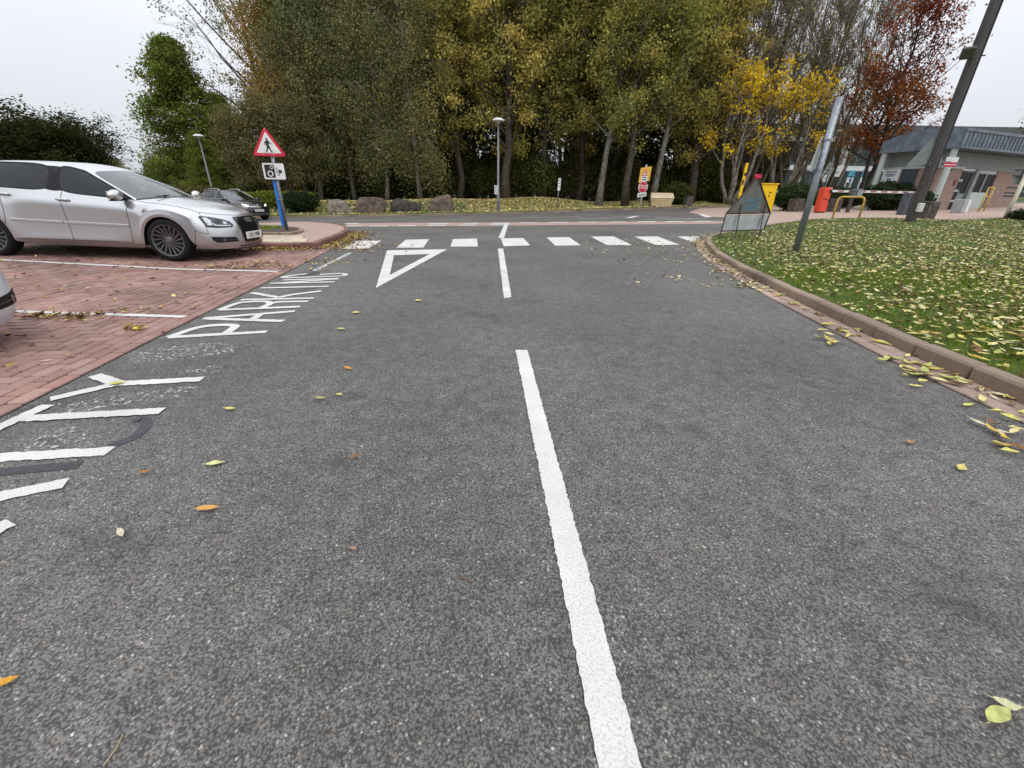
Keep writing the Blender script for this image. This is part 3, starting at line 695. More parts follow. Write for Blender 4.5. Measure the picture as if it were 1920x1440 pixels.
def car_control(spec):
    """half control cage of a five-door body; x forward from the front axle, y to the side, z up"""
    WB, Rw, AR = spec['wb'], spec['rwc'], spec['arc']
    P, F = [], []
    def pt(x, y, z): P.append(Vector(spec['warp'](x, y, z))); return len(P) - 1
    cols = []                     # each: [L0..L4]
    def col(*pts): cols.append([pt(*q) for q in pts])
    col((.83, 0, .185), (.865, 0, .27), (.87, 0, .42), (.845, 0, .585), (.775, 0, .69))
    col((.82, .34, .185), (.855, .34, .27), (.855, .34, .42), (.825, .34, .585), (.74, .33, .70))
    col((.73, .60, .185), (.775, .61, .27), (.765, .61, .42), (.72, .60, .575), (.60, .56, .722))
    col((.57, .76, .20), (.61, .80, .275), (.595, .81, .43), (.55, .795, .59), (.44, .70, .755))
    def arch(cx, y_b, rear):
        th = [-13, 28, 62, 90, 118, 152, 193]; out = []
        l4 = [(.37, .735, .785), (.28, .76, .808), (.16, .778, .828), (.04, .788, .843), (-.08, .794, .857), (-.17, .80, .868), (-.25, .805, .877)]
        for i, t in enumerate(th):
            c, s_ = math.cos(rad(t)), math.sin(rad(t)); z0 = Rw + AR*s_
            yb = .872
            L0 = (cx + AR*c, yb, z0); L1 = (cx + (AR + .035)*c, yb + .012, Rw + (AR + .03)*s_ + (.0 if s_ > 0 else .04))
            z3 = .782 if not rear else .86
            t2 = max(0, s_)
            k2, k3 = (1., 1.02) if (rear or c > 0) else (.84, .72)
            L2 = (cx + (AR + .075)*c*k2, yb + .006, (1 - t2)*.47 + t2*(Rw + AR + .075)); L3 = (cx + (AR + .08)*c*k3, .876 - .012*(rear), (1 - t2*t2)*(.66 + .1*rear) + t2*t2*z3)
            if rear:
                bx = cx + (AR + .05)*c; L4 = (bx, .80 - .02*(cx - bx if bx < cx else 0), 1.0 + .02*(1 - (bx + 3.2)))
            else: L4 = l4[i]
            out.append((L0, L1, L2, L3, L4))
        for q in out: col(*q)
    arch(0, .87, False)
    for x, zb in ((-.47, .887), (-1.0, .93), (-1.42, .96), (-1.52, .967), (-1.98, .99)):
        fr = (x + .47)/(-1.5)
        sk = max(0, 1 - fr*3.)
        col((x + .05*sk, .80, .185), (x + .05*sk, .884, .275), (x + .07*sk, .872, .46), (x + .10*sk, .880, .765 + .085*fr), (x + .14*sk, .812 - .004*fr, zb))
    arch(-WB, .87, True)
    col((-3.12, .77, .24), (-3.14, .81, .33), (-3.18, .82, .55), (-3.18, .80, .82), (-3.16, .70, 1.01))
    col((-3.35, .58, .24), (-3.38, .60, .33), (-3.40, .60, .55), (-3.38, .58, .82), (-3.28, .52, 1.02))
    col((-3.40, .30, .24), (-3.425, .30, .33), (-3.44, .30, .55), (-3.42, .30, .82), (-3.33, .27, 1.025))
    col((-3.41, 0, .24), (-3.43, 0, .33), (-3.45, 0, .55), (-3.43, 0, .82), (-3.34, 0, 1.03))
    nC = len(cols); iF = 3; iD = 4 + 7; iR = iD + 5; iRC = iR + 7
    tags = {}
    def face(ids, t):
        if len(set(ids)) >= 3: F.append((tuple(ids), t))
    for c in range(nC - 1):
        for r in range(4):
            if c < 4: t = 'bumper' if r < 3 else 'wing'
            elif c < iD: t = 'wing' if r >= 1 or True else 'wing'
            elif c < iD + 2: t = 'front_door'
            elif c == iD + 2: t = 'rear_door'
            elif c < iR + 1: t = 'rear_door'
            elif c < iRC: t = 'rear_wing'
            else: t = 'rear_panel'
            if c == 3 and r >= 2: t = 'wing'
            if c < 3 and r == 3: t = 'bumper'
            if r == 0 and iD <= c < iR: t = 'sill'
            face((cols[c][r], cols[c + 1][r], cols[c + 1][r + 1], cols[c][r + 1]), t)
    # bonnet
    fr_x = [.16, .30, .335]; cw_x = [.10, .185, .215]
    rows = [[cols[3][4], cols[2][4], cols[1][4], cols[0][4]]]
    st = list(range(4, iD + 1))
    for k, c in enumerate(st):
        t = (k + 1)/len(st); e_ = P[cols[c][4]]; e0 = spec['unwarp'](e_)
        row = [cols[c][4]]
        for q in range(3):
            ox = fr_x[q]*(1 - t) + cw_x[q]*t; fy = (.80, .46, 0)[q]*(1 - t) + (.70, .36, 0)[q]*t
            oz = (-.02, -.045, -.06)[q]*(1 - t)**1.6 + (.03, .048, .054)[q]*(1 - (1 - t)**1.6)
            row.append(pt(e0[0] + ox, e0[1]*fy, e0[2] + oz))
        rows.append(row)
    for a, b in zip(rows, rows[1:]):
        for q in range(3): face((a[q], a[q + 1], b[q + 1], b[q]), 'bonnet')
    cowl = rows[-1]
    # glasshouse
    side = list(range(iD, iRC + 1))
    bx = {}
    tops, mids = [], []
    topx = [(-1.10, .575, 1.305), (-1.26, .578, 1.348), (-1.45, .58, 1.376), (-1.54, .58, 1.38), (-1.98, .58, 1.382), (-2.2, .578, 1.377), (-2.3, .576, 1.374), (-2.42, .574, 1.368), (-2.55, .572, 1.36), (-2.66, .57, 1.35), (-2.75, .567, 1.338), (-2.83, .563, 1.325), (-2.93, .545, 1.30)]
    for c, tp in zip(side, topx): tops.append(pt(*tp))
    for c, tp in zip(side, topx):
        b_ = spec['unwarp'](P[cols[c][4]]); mids.append(pt((b_[0] + tp[0])/2, (b_[1] + tp[1])/2 + .012, (b_[2] + tp[2])/2 + .012))
    for k in range(len(side) - 1):
        c = side[k]
        t = 'front_window' if k < 2 else ('pillar' if k == 2 else ('rear_window' if k < 7 else ('quarter_window' if 7 <= k < 10 else 'c_pillar')))
        face((cols[c][4], cols[c + 1][4], mids[k + 1], mids[k]), t); face((mids[k], mids[k + 1], tops[k + 1], tops[k]), t)
    roof = []
    for k, tp in enumerate(topx):
        e0 = tp; t = min(1, k/4)
        fx = [.07*(1 - t), .11*(1 - t), .125*(1 - t)]
        if k == len(topx) - 1: fx = [-.05, -.08, -.09]
        dzs = (.026, .042, .047)
        roof.append([tops[k]] + [pt(e0[0] + fx[q], (.40, .2, 0)[q], e0[2] + dzs[q]) for q in range(3)])
    for a, b in zip(roof, roof[1:]):
        for q in range(3): face((a[q], a[q + 1], b[q + 1], b[q]), 'roof')
    wm = [mids[0]]
    for q in range(1, 4):
        a = Vector(spec['unwarp'](P[cowl[q]])); b = Vector(spec['unwarp'](P[roof[0][q]])); c = (a + b)/2 + Vector((.02, 0, .03)); wm.append(pt(*c))
    for q in range(3):
        face((cowl[q], cowl[q + 1], wm[q + 1], wm[q]), 'windscreen'); face((wm[q], wm[q + 1], roof[0][q + 1], roof[0][q]), 'windscreen')
    rb = [cols[iRC][4], cols[iRC + 1][4], cols[iRC + 2][4], cols[iRC + 3][4]]; rm = [mids[-1]]
    for q in range(1, 4):
        a = Vector(spec['unwarp'](P[rb[q]])); b = Vector(spec['unwarp'](P[roof[-1][q]])); rm.append(pt(*((a + b)/2 + Vector((-.03, 0, .03)))))
    for q in range(3):
        face((rb[q], rb[q + 1], rm[q + 1], rm[q]), 'rear_screen'); face((rm[q], rm[q + 1], roof[-1][q + 1], roof[-1][q]), 'rear_screen')
    CR = [(cols[c][3], cols[c + 1][3], .75) for c in range(4, iRC)] + [(cols[c][1], cols[c + 1][1], .6) for c in range(iD, iR - 1)] + [(cols[c][1], cols[c + 1][1], .35) for c in range(4, iD - 1)]
    return P, F, CR

GLASS = ('front_window', 'rear_window', 'quarter_window', 'windscreen', 'rear_screen')
def car_body(spec):
    P, F, CR = car_control(spec); names = sorted({t for _, t in F}) + ['trim', 'screen_frame']; idx = {n_: i for i, n_ in enumerate(names)}
    bm = bmesh.new(); V = [bm.verts.new(p) for p in P]; lay = bm.faces.layers.int.new('p')
    for ids, t in F:
        try: f = bm.faces.new([V[i] for i in ids]); f.material_index = idx[t]
        except ValueError: pass
    cr0 = bm.edges.layers.float.get('crease_edge') or bm.edges.layers.float.new('crease_edge')
    for a_, b_, c_ in CR:
        e_ = bm.edges.get((V[a_], V[b_]))
        if e_: e_[cr0] = c_
    bmesh.ops.remove_doubles(bm, verts=bm.verts, dist=1e-5)
    g = bm.verts[:] + bm.edges[:] + bm.faces[:]
    r = bmesh.ops.duplicate(bm, geom=g)
    nv_ = [q for q in r['geom'] if isinstance(q, bmesh.types.BMVert)]; nf = [q for q in r['geom'] if isinstance(q, bmesh.types.BMFace)]
    for q in nv_: q.co.y = -q.co.y
    bmesh.ops.reverse_faces(bm, faces=nf); bmesh.ops.remove_doubles(bm, verts=bm.verts, dist=1e-4)
    bmesh.ops.recalc_face_normals(bm, faces=bm.faces)
    cr = bm.edges.layers.float.get('crease_edge') or bm.edges.layers.float.new('crease_edge')
    for t in GLASS:
        for sgn in (1, -1, 0):
            fs = [f for f in bm.faces if f.material_index == idx[t] and (sgn == 0 if t in ('windscreen', 'rear_screen') else (f.calc_center_median().y*sgn > 0 and sgn != 0))]
            if not fs: continue
            r = bmesh.ops.inset_region(bm, faces=fs, thickness=.022 if t != 'windscreen' else .03, depth=-.004, use_even_offset=True)
            for f in r['faces']: f.material_index = idx['trim'] if t != 'windscreen' or f.calc_center_median().x > spec['warp'](-.42, 0, 0)[0] else idx['screen_frame']
            for f in fs:
                for e_ in f.edges:
                    if any(q.material_index in (idx['trim'], idx['screen_frame']) for q in e_.link_faces): e_[cr] = .75
            for f in r['faces']:
                for e_ in f.edges:
                    if len({q.material_index for q in e_.link_faces}) > 1 and e_[cr] == 0: e_[cr] = .6
    bm.edges.ensure_lookup_table()
    bon = idx['bonnet']
    for e_ in bm.edges:
        s_ = {q.material_index for q in e_.link_faces}
        if bon in s_ and len(s_) > 1: e_[cr] = .35
        if len(e_.link_faces) == 1: e_[cr] = .2
        if idx['sill'] in s_ and len(s_) > 1: e_[cr] = .55
    me = bpy.data.meshes.new('cage'); bm.to_mesh(me); bm.free()
    for n_ in names: me.materials.append(None)
    o = bpy.data.objects.new('cage', me); COL.objects.link(o); md = o.modifiers.new('s', 'SUBSURF'); md.levels = 3; md.render_levels = 3
    bpy.context.view_layer.update()
    ev = bpy.data.meshes.new_from_object(o.evaluated_get(bpy.context.evaluated_depsgraph_get())); bpy.data.objects.remove(o)
    return ev, names

def split_panels(ev, names, root, mats, subs=()):
    V = [v.co.copy() for v in ev.vertices]; Nn = [v.normal.copy() for v in ev.vertices]; parts = {}
    groups = {}
    for p in ev.polygons:
        n_ = names[p.material_index]; sd = '' if n_ in ('bonnet', 'roof', 'windscreen', 'rear_screen', 'bumper', 'rear_panel', 'screen_frame') else ('L' if p.center.y > 0 else 'R')
        groups.setdefault((n_, sd), []).append(p)
    for (n_, sd), ps in groups.items():
        ids = sorted({i for p in ps for i in p.vertices}); mp = {a: i for i, a in enumerate(ids)}
        me = bpy.data.meshes.new(n_); me.from_pydata([V[i] for i in ids], [], [[mp[i] for i in p.vertices] for p in ps])
        o = obj(n_, me, mats(n_), root, True)
        if n_ not in GLASS: me.normals_split_custom_set_from_vertices([Nn[i] for i in ids])
        parts[(n_, sd)] = o
    # dark shut lines between the panels
    ek = {}
    for p in ev.polygons:
        for k in p.edge_keys: ek.setdefault(k, []).append(p)
    m = MB(); allow = {'front_door', 'rear_door', 'wing', 'bumper', 'bonnet', 'rear_wing', 'sill'}
    for (a, b), ps in ek.items():
        if len(ps) == 2 and ps[0].material_index != ps[1].material_index:
            s_ = {names[q.material_index] for q in ps}
            if s_ <= allow and s_ != {'sill', 'wing'} and s_ != {'sill', 'rear_wing'}:
                d = (V[b] - V[a]).normalized(); n_ = (Nn[a] + Nn[b]).normalized(); q = d.cross(n_)*.0035; off = n_*.0016
                m.add([V[a] + q + off, V[a] - q + off, V[b] - q + off, V[b] + q + off], [(0, 1, 2, 3)])
    if m.v: stuff(m.build('panel_gap', SEAM, root, fix=False))
    return parts

def decal(name, bvh, outline, org, sdir, zdir, cast, mat, parent, off=.004, res=.03, smooth=True, y_sign=1):
    """a piece of trim that follows the body: outline in the (sdir, zdir) plane, thrown along cast on to the surface"""
    org, sdir, zdir, cast = Vector(org), Vector(sdir).normalized(), Vector(zdir).normalized(), Vector(cast).normalized()
    n_ = len(outline); vs_ = [Vector(p) for p in outline]
    dense = []
    for a, b in zip(vs_, vs_[1:] + vs_[:1]):
        k = max(1, int((b - a).length/res)); dense += [a.lerp(b, i/k) for i in range(k)]
    vs_ = dense; n_ = len(vs_); mp = MPoly([tuple(q) for q in vs_])
    xs = [q.x for q in vs_]; ys = [q.y for q in vs_]
    for i in range(1, int((max(xs) - min(xs))/res) + 1):
        for j in range(1, int((max(ys) - min(ys))/res) + 1):
            q = (min(xs) + i*res, min(ys) + j*res)
            if mp.inside(*q) and mp.dist(*q) > res*.3: vs_.append(Vector(q))
    r = delaunay_2d_cdt(vs_, [(i, (i + 1) % n_) for i in range(n_)], [list(range(n_))], 1, 1e-6)
    out = []; last = None
    for q in r[0]:
        p = org + sdir*q.x + zdir*q.y
        h = bvh.ray_cast(p - cast*1.5, cast)
        if h[0] is None:
            h = bvh.find_nearest(p)
        nn = h[1] if h[1].dot(cast) < 0 else -h[1]
        out.append(h[0] + nn*off)
    me = bpy.data.meshes.new(name); me.from_pydata(out, [], [tuple(f) for f in r[2]])
    bm = bmesh.new(); bm.from_mesh(me); bmesh.ops.recalc_face_normals(bm, faces=bm.faces)
    if bm.faces and sum(f.normal.dot(cast) for f in bm.faces) > 0: bmesh.ops.reverse_faces(bm, faces=bm.faces)
    bm.to_mesh(me); bm.free()
    return obj(name, me, mat, parent, smooth)

def wheel(parent, x, side, R, spokes=17, W=.215, rim_r=.232, y_out=.878):
    w_ = bpy.data.objects.new('wheel', None); COL.objects.link(w_); w_.parent = parent; w_.location = (x, side*(y_out - W/2), R); w_.empty_display_size = .1
    h = W/2; s_ = side
    m = MB(); m.lathe([(rim_r - .004, -h*.92), (rim_r + .02, -h), (R - .035, -h), (R - .012, -h*.82), (R, -h*.6), (R, h*.6), (R - .012, h*.82), (R - .035, h), (rim_r + .02, h*1.0), (rim_r - .004, h*.92)], 48, 'Y'); m.build('tyre', RUBBER, w_, True)
    m = MB(); m.lathe([(rim_r, h*.95*s_), (rim_r - .004, h*.9*s_), (rim_r - .016, h*.88*s_), (rim_r - .022, h*.6*s_), (rim_r - .03, -h*.5*s_), (rim_r, -h*.9*s_)], 40, 'Y')
    hub = .055; m.lathe([(0, h*.74*s_), (hub*.55, h*.74*s_), (hub*.6, h*.66*s_), (hub, h*.62*s_), (hub + .012, h*.45*s_)], 20, 'Y')
    for k in range(spokes):
        a = 2*PI*k/spokes; b = a + .55*s_*-1
        p0 = Vector((math.cos(a)*hub*.9, h*.58*s_, math.sin(a)*hub*.9)); p1 = Vector((math.cos(b)*(rim_r - .012), h*.84*s_, math.sin(b)*(rim_r - .012)))
        d = (p1 - p0).normalized(); q = d.cross(Vector((0, 1, 0))).normalized(); wd = .0065
        dn = Vector((0, -s_*.03, 0))
        m.add([p0 + q*wd*.9, p0 - q*wd*.9, p1 - q*wd*1.25, p1 + q*wd*1.25, p0 + q*wd*.9 + dn, p0 - q*wd*.9 + dn, p1 - q*wd + dn, p1 + q*wd + dn], [(0, 1, 2, 3), (0, 4, 5, 1), (1, 5, 6, 2), (2, 6, 7, 3), (3, 7, 4, 0)])
    m.build('rim', RIM, w_)
    m = MB(); m.lathe([(0, h*.1*s_), (.15, h*.1*s_), (.15, 0), (0, 0)], 28, 'Y'); m.build('brake_disc', pm('brake_disc_%d' % len(bpy.data.objects), (.03, .03, .03), .5, .3), w_)
    m = MB(); m.lathe([(0, -h*.6), (rim_r - .03, -h*.6)], 28, 'Y'); m.build('rim_back', BLACKP, w_)
    return w_

def ellipse(cx, cy, a, b, n=20, t0=0., t1=2*PI): return [(cx + a*math.cos(t0 + (t1 - t0)*k/n), cy + b*math.sin(t0 + (t1 - t0)*k/n)) for k in range(n)]

def build_car(name, label, loc, rz, pitch, paint, spec, style):
    root = thing(name, label, 'car', loc, rz); root.rotation_euler = (0, pitch, rz)
    ev, names = car_body(spec); bvh = BVHTree.FromPolygons([v.co for v in ev.vertices], [tuple(p.vertices) for p in ev.polygons])
    wp = spec['warp']
    def mats(n_):
        if n_ in GLASS: return GL_W if n_ == 'windscreen' else GL_S
        if n_ in ('trim', 'pillar'): return BLACKP if style != 'suv' else GLOSSB
        return paint
    parts = split_panels(ev, names, root, mats)
    W = lambda x, y, z: Vector(wp(x, y, z))
    # floor, wheel housings, cabin
    m = MB(); m.box((-1.4, 0, .29*spec['zs']), (3.4, 1.3, .14)); m.box((-1.3, 0, .45*spec['zs']), (1.75, 1.6, .3)); m.box((.35, 0, .42), (.62, 1.1, .3)); m.box((-2.98, 0, .5), (.5, 1.2, .3)); m.build('underbody', BLACKP, root)
    wb = spec['wbw']; R = spec['rw']
    for sx in (0, -wb):
        for s_ in (1, -1):
            m = MB(); A_ = spec['ar']
            pr = [(A_*.985*math.cos(rad(t)), R + A_*.985*math.sin(rad(t))) for t in range(-14, 195, 13)]
            k = len(pr); vs_ = [Vector((sx + a, s_*.855, b)) for a, b in pr] + [Vector((sx + a, s_*.5, b)) for a, b in pr]
            m.add(vs_, [(i, i + 1, k + i + 1, k + i) for i in range(k - 1)] + [tuple(range(k, 2*k))]); m.build('wheel_housing', BLACKP, root)
            wheel(root, sx, s_, R, style == 'suv' and 10 or 17, y_out=.872 if style != 'suv' else .90*spec['ys'], rim_r=spec['rim'])
    m = MB()
    for y in (.36, -.36):
        for x in (-1.2, -2.05): m.box(W(x, y, .56), (.5, .5, .16), bev=.05); m.box(W(x - .27, y, .84), (.14, .48, .55), Matrix.Rotation(-.25, 3, 'Y'), bev=.05); m.box(W(x - .36, y, 1.16), (.09, .25, .17), bev=.04)
    m.build('seat', SEATF, root)
    m = MB(); m.box(W(-.62, 0, .80), (.46, 1.34, .2), bev=.06); m.build('dashboard', SEATF, root)
    m = MB(); c = W(-.86, -.36, .9); m.tube([c + Vector((.06*math.sin(t), .18*math.cos(t), .17*math.sin(t))) for t in [2*PI*k/20 for k in range(21)]], .014, 6, caps=False); m.build('steering_wheel', SEATF, root)
    m = MB(); m.box(W(-1.0, 0, 1.27), (.03, .22, .07), bev=.015); m.build('interior_mirror', BLACKP, root)
    # door mirrors
    for s_ in (1, -1):
        c = W(-.50, s_*.965, .955)
        bm = bmesh.new(); bmesh.ops.create_icosphere(bm, subdivisions=3, radius=1)
        for q in bm.verts:
            x, y, z = q.co; q.co = Vector((x*.075*(1 if x > 0 else .55), y*.128, z*.078*(1 - .12*y*s_))) + c
        me = bpy.data.meshes.new('mirror_shell'); bm.to_mesh(me); bm.free(); mo = obj('door_mirror', me, paint, root, True)
        m = MB(); m.box(c + Vector((-.036, 0, .003)), (.006, .19, .1), bev=.002); m.build('mirror_glass', CHROME, mo)
        m = MB(); m.tube([c + Vector((.0, -s_*.06, -.05)), W(-.48, s_*.80, .91)], [.028, .03], 8); m.box(c + Vector((0, 0, -.066)), (.07, .19, .022), bev=.008); m.build('mirror_arm', BLACKP, mo)
    # handles, side moulding
    for s_ in (1, -1):
        sd_ = Vector((1, 0, 0)); ct = Vector((0, -s_, 0))
        for x, z in ((-1.33, .85), (-2.15, .895)):
            hv = W(x, s_*.87, z); h = bvh.ray_cast(Vector((hv.x, s_*2, hv.z)), ct)
            if h[0] is None: continue
            decal('handle_recess', bvh, ellipse(0, -.006, .085, .033), (hv.x, 0, hv.z), sd_, (0, 0, 1), ct, SEAM if style == 'suv' else recess_paint(paint), root, off=.0025, res=.04)
            m = MB(); m.tube([h[0] + Vector((.085, s_*.006, .006)), h[0] + Vector((.07, s_*.03, .008)), h[0] + Vector((-.07, s_*.03, .008)), h[0] + Vector((-.085, s_*.006, .006))], [.012, .015, .015, .012], 8); m.build('door_handle', paint, root, True)
        for x0, x1, z0, z1 in ((-.50, -1.405, .515, .53), (-1.435, -2.17, .531, .545)):
            pts = []
            for k in range(13):
                t = k/12; q = W(x0 + (x1 - x0)*t, 0, z0 + (z1 - z0)*t); h = bvh.ray_cast(Vector((q.x, s_*2, q.z)), ct)
                if h[0] is not None: pts.append(h[0])
            m = MB()
            for p in pts: m.v += [tuple(p + Vector((0, s_*-.004, .024))), tuple(p + Vector((0, s_*.011, .014))), tuple(p + Vector((0, s_*.011, -.014))), tuple(p + Vector((0, s_*-.004, -.024)))]
            for k in range(len(pts) - 1):
                for q in range(3): m.f.append((4*k + q, 4*k + q + 1, 4*k + q + 5, 4*k + q + 4))
            m.f += [(0, 1, 2, 3), tuple(4*(len(pts) - 1) + q for q in range(4))]
            m.build('side_moulding', paint if style != 'suv' else BLACKP, root)
    fz = lambda z: W(0, 0, z).z; fx = (-1, 0, 0); Y = (0, 1, 0); Z = (0, 0, 1)
    if style == 'hatch':
        gr = decal('grille', bvh, [(-.30, fz(0.668)), (.30, fz(0.668)), (.325, fz(0.628)), (.235, fz(0.268)), (.21, fz(0.253)), (-.21, fz(0.253)), (-.235, fz(0.268)), (-.325, fz(0.628))], (0, 0, 0), Y, Z, fx, GLOSSB, root, off=.006)
        m = MB()
        for z in [.29 + .027*k for k in range(14)]:
            hw = .215 + (z - .27)*.24
            for sg in (1, -1):
                pts = []
                for k in range(9):
                    y = -hw + 2*hw*k/8; zz = z + sg*y*.45
                    if not .28 < zz < .652: continue
                    h = bvh.ray_cast(Vector((2, y, zz)), Vector(fx))
                    if h[0] is not None: pts.append(h[0] + Vector((.012, 0, 0)))
                if len(pts) > 2: m.tube(pts, .0035, 4)
        m.build('grille_bar', BLACKP, gr)
        m = MB()
        for k in range(4):
            h = bvh.ray_cast(Vector((2, 0, .612)), Vector(fx))[0]; c = h + Vector((.026, -.069 + .046*k, 0))
            m.tube([c + Vector((.006*math.sin(t)*0, .034*math.cos(t), .034*math.sin(t))) for t in [2*PI*q/20 for q in range(21)]], .0048, 6, caps=False)
        m.build('ring_emblem', pm('dark_chrome', (.25, .25, .26), .2, 1., var=.05), gr, True)
        for s_ in (1, -1):
            cast = Vector((-.78, -.62*s_, 0)).normalized(); sdv = Vector((-.62*s_, .78, 0)).normalized()*s_      # +s = towards the outside
            org = W(.66, s_*.62, .63); so = Vector((org.x, org.y, -.032))
            out = [(-.215, .548), (-.255, .578), (-.215, .632), (-.10, .672), (.06, .706), (.18, .722), (.225, .712), (.175, .560), (.02, .546)]
            hl = decal('headlight', bvh, out, so, sdv, Z, cast, GLOSSB, root, off=.0035)
            decal('lamp_bowl', bvh, [(-.185, .565), (-.215, .585), (-.18, .622), (-.08, .656), (.06, .69), (.16, .708), (.19, .703), (.15, .582), (.02, .566)], so, sdv, Z, cast, HEADD, hl, off=.006)
            decal('reflector', bvh, [(.09, .585), (.15, .59), (.182, .698), (.12, .695), (.075, .655)], so, sdv, Z, cast, HEADL, hl, off=.008)
            decal('projector_lens', bvh, ellipse(-.02, .635, .05, .036), so, sdv, Z, cast, GLOSSB, hl, off=.009)
            decal('projector_lens', bvh, ellipse(-.115, .615, .03, .024), so, sdv, Z, cast, HEADL, hl, off=.009)
            decal('daytime_strip', bvh, [(-.19, .568), (-.21, .582), (-.10, .583), (.02, .592), (.075, .62), (.085, .605), (.04, .576), (-.05, .57)], so, sdv, Z, cast, HEADL, hl, off=.010)
            fo = decal('fog_lamp_opening', bvh, [(-.28, .325), (-.24, .398), (.15, .418), (.135, .365), (.08, .328)], so, sdv, Z, cast, BLACKP, root, off=.004)
            decal('fog_lamp', bvh, ellipse(-.03, .365, .03, .028), so, sdv, Z, cast, HEADD, fo, off=.010, res=.02)
            decal('trim_bar', bvh, [(-.25, .36), (.12, .376), (.12, .369), (-.25, .353)], so, sdv, Z, cast, HEADD, fo, off=.0075, res=.02)
        decal('lower_intake', bvh, [(-.36, .205), (.36, .205), (.38, .222), (-.38, .222)], (0, 0, 0), Y, Z, fx, BLACKP, root, off=.004)
        h = bvh.ray_cast(Vector((2, 0, .375)), Vector(fx))[0]; pl = MB(); pl.box(h + Vector((.035, 0, 0)), (.012, .52, .112), bev=.003); po = pl.build('number_plate', PLATE, root)
        me = text_mesh('CA11 WMS', .10, sx=.74, bold=.001)
        for v in me.vertices: c = v.co.copy(); v.co = (h.x + .0425 - c.y*.5, c.x, h.z + c.z)
        obj('plate_text', me, TXT, po)
        m = MB(); pts = []
        m.tube([W(-.20, -.55, .955), W(-.22, -.2, .972), W(-.25, .2, .977)], .008, 5); m.build('wiper', BLACKP, root)
        m = MB(); q = W(-2.7, 0, 1.37); m.tube([q, q + Vector((-.12, 0, .1))], .006, 5); m.build('aerial', BLACKP, root)
    else:
        gr = decal('grille', bvh, [(-.42, fz(.70)), (.42, fz(.70)), (.46, fz(.64)), (.36, fz(.50)), (-.36, fz(.50)), (-.46, fz(.64))], (0, 0, 0), Y, Z, fx, GLOSSB, root, off=.006)
        for s_ in (1, -1): decal('grille_bar', bvh, [(s_*.08, fz(.615)), (s_*.44, fz(.625)), (s_*.43, fz(.585)), (s_*.08, fz(.575))], (0, 0, 0), Y, Z, fx, CHROME, gr, off=.012)
        h = bvh.ray_cast(Vector((2, 0, fz(.60))), Vector(fx))[0]; m = MB(); c = h + Vector((.03, 0, 0))
        m.tube([c + Vector((0, .1*math.cos(t), .1*math.sin(t))) for t in [2*PI*q/24 for q in range(25)]], .012, 6, caps=False)
        for k in range(3):
            t = PI/2 + 2*PI*k/3; m.tube([c, c + Vector((0, .095*math.cos(t), .095*math.sin(t)))], [.022, .006], 5)
        m.build('star_emblem', CHROME, gr)
        for s_ in (1, -1):
            cast = Vector((-.82, -.57*s_, 0)).normalized(); sdv = Vector((-.57*s_, .82, 0)).normalized()*s_; so = W(.66, s_*.60, 0); so.z = 0
            hl = decal('headlight', bvh, [(-.2, fz(.60)), (-.19, fz(.67)), (.0, fz(.715)), (.2, fz(.765)), (.215, fz(.74)), (.1, fz(.655)), (-.05, fz(.61))], so, sdv, Z, cast, HEADD, root, off=.004)
            decal('lit_lamp', bvh, [(-.18, fz(.615)), (-.17, fz(.66)), (.0, fz(.70)), (.16, fz(.74)), (.1, fz(.675)), (-.03, fz(.628))], so, sdv, Z, cast, LAMPON, hl, off=.007)
            decal('air_intake', bvh, [(-.22, fz(.30)), (-.2, fz(.40)), (.12, fz(.43)), (.14, fz(.33))], so, sdv, Z, cast, BLACKP, root, off=.005)
        decal('lower_intake', bvh, [(-.40, fz(.27)), (.40, fz(.27)), (.36, fz(.42)), (-.36, fz(.42))], (0, 0, 0), Y, Z, fx, BLACKP, root, off=.005)
        decal('bumper_trim', bvh, [(-.62, fz(.255)), (.62, fz(.255)), (.60, fz(.285)), (-.60, fz(.285))], (0, 0, 0), Y, Z, fx, CHROME, root, off=.012)
        h = bvh.ray_cast(Vector((2, 0, fz(.42))), Vector(fx))[0]; m = MB(); m.box(h + Vector((.03, 0, 0)), (.012, .52, .112), bev=.003); po = m.build('number_plate', PLATE, root)
        m = MB()
        for k in range(6): m.box(h + Vector((.0375, -.2 + .08*k, 0)), (.003, .05, .06))
        m.build('plate_text', pm('plate_grey', (.25, .25, .25), .6), po)
        for s_ in (1, -1):
            for lst in ([(-.52, .80, .95), (-1.0, .815, .972), (-1.5, .815, .992), (-2.0, .81, 1.008), (-2.5, .805, 1.022), (-2.85, .79, 1.06)], [(-.52, .80, .965), (-.83, .70, 1.16), (-1.15, .60, 1.335), (-1.4, .598, 1.37), (-2.0, .6, 1.385), (-2.5, .594, 1.36), (-2.8, .62, 1.2)]):
                m = MB(); m.tube([W(x, s_*(y + .008), z) for x, y, z in lst], .013, 6); m.build('window_chrome', CHROME, root, True)
            m = MB(); m.tube([W(x, s_*.55, z) for x, z in ((-1.25, 1.40), (-1.5, 1.455), (-2.2, 1.455), (-2.75, 1.39))], .018, 6); m.build('roof_rail', CHROME, root, True)
            for sx in (0, -wb):
                m = MB(); A_ = spec['ar']; pr = [(A_*math.cos(rad(t)), A_*math.sin(rad(t))) for t in range(-10, 191, 10)]
                m.tube([Vector((sx + a, s_*.885*spec['ys'], R + b)) for a, b in pr], .03, 6); m.build('arch_cladding', BLACKP, root, True)
    bpy.data.meshes.remove(ev)
    return root
RECESS_PAINTS = {}
def recess_paint(p): return p  # handle recesses take the body paint unchanged

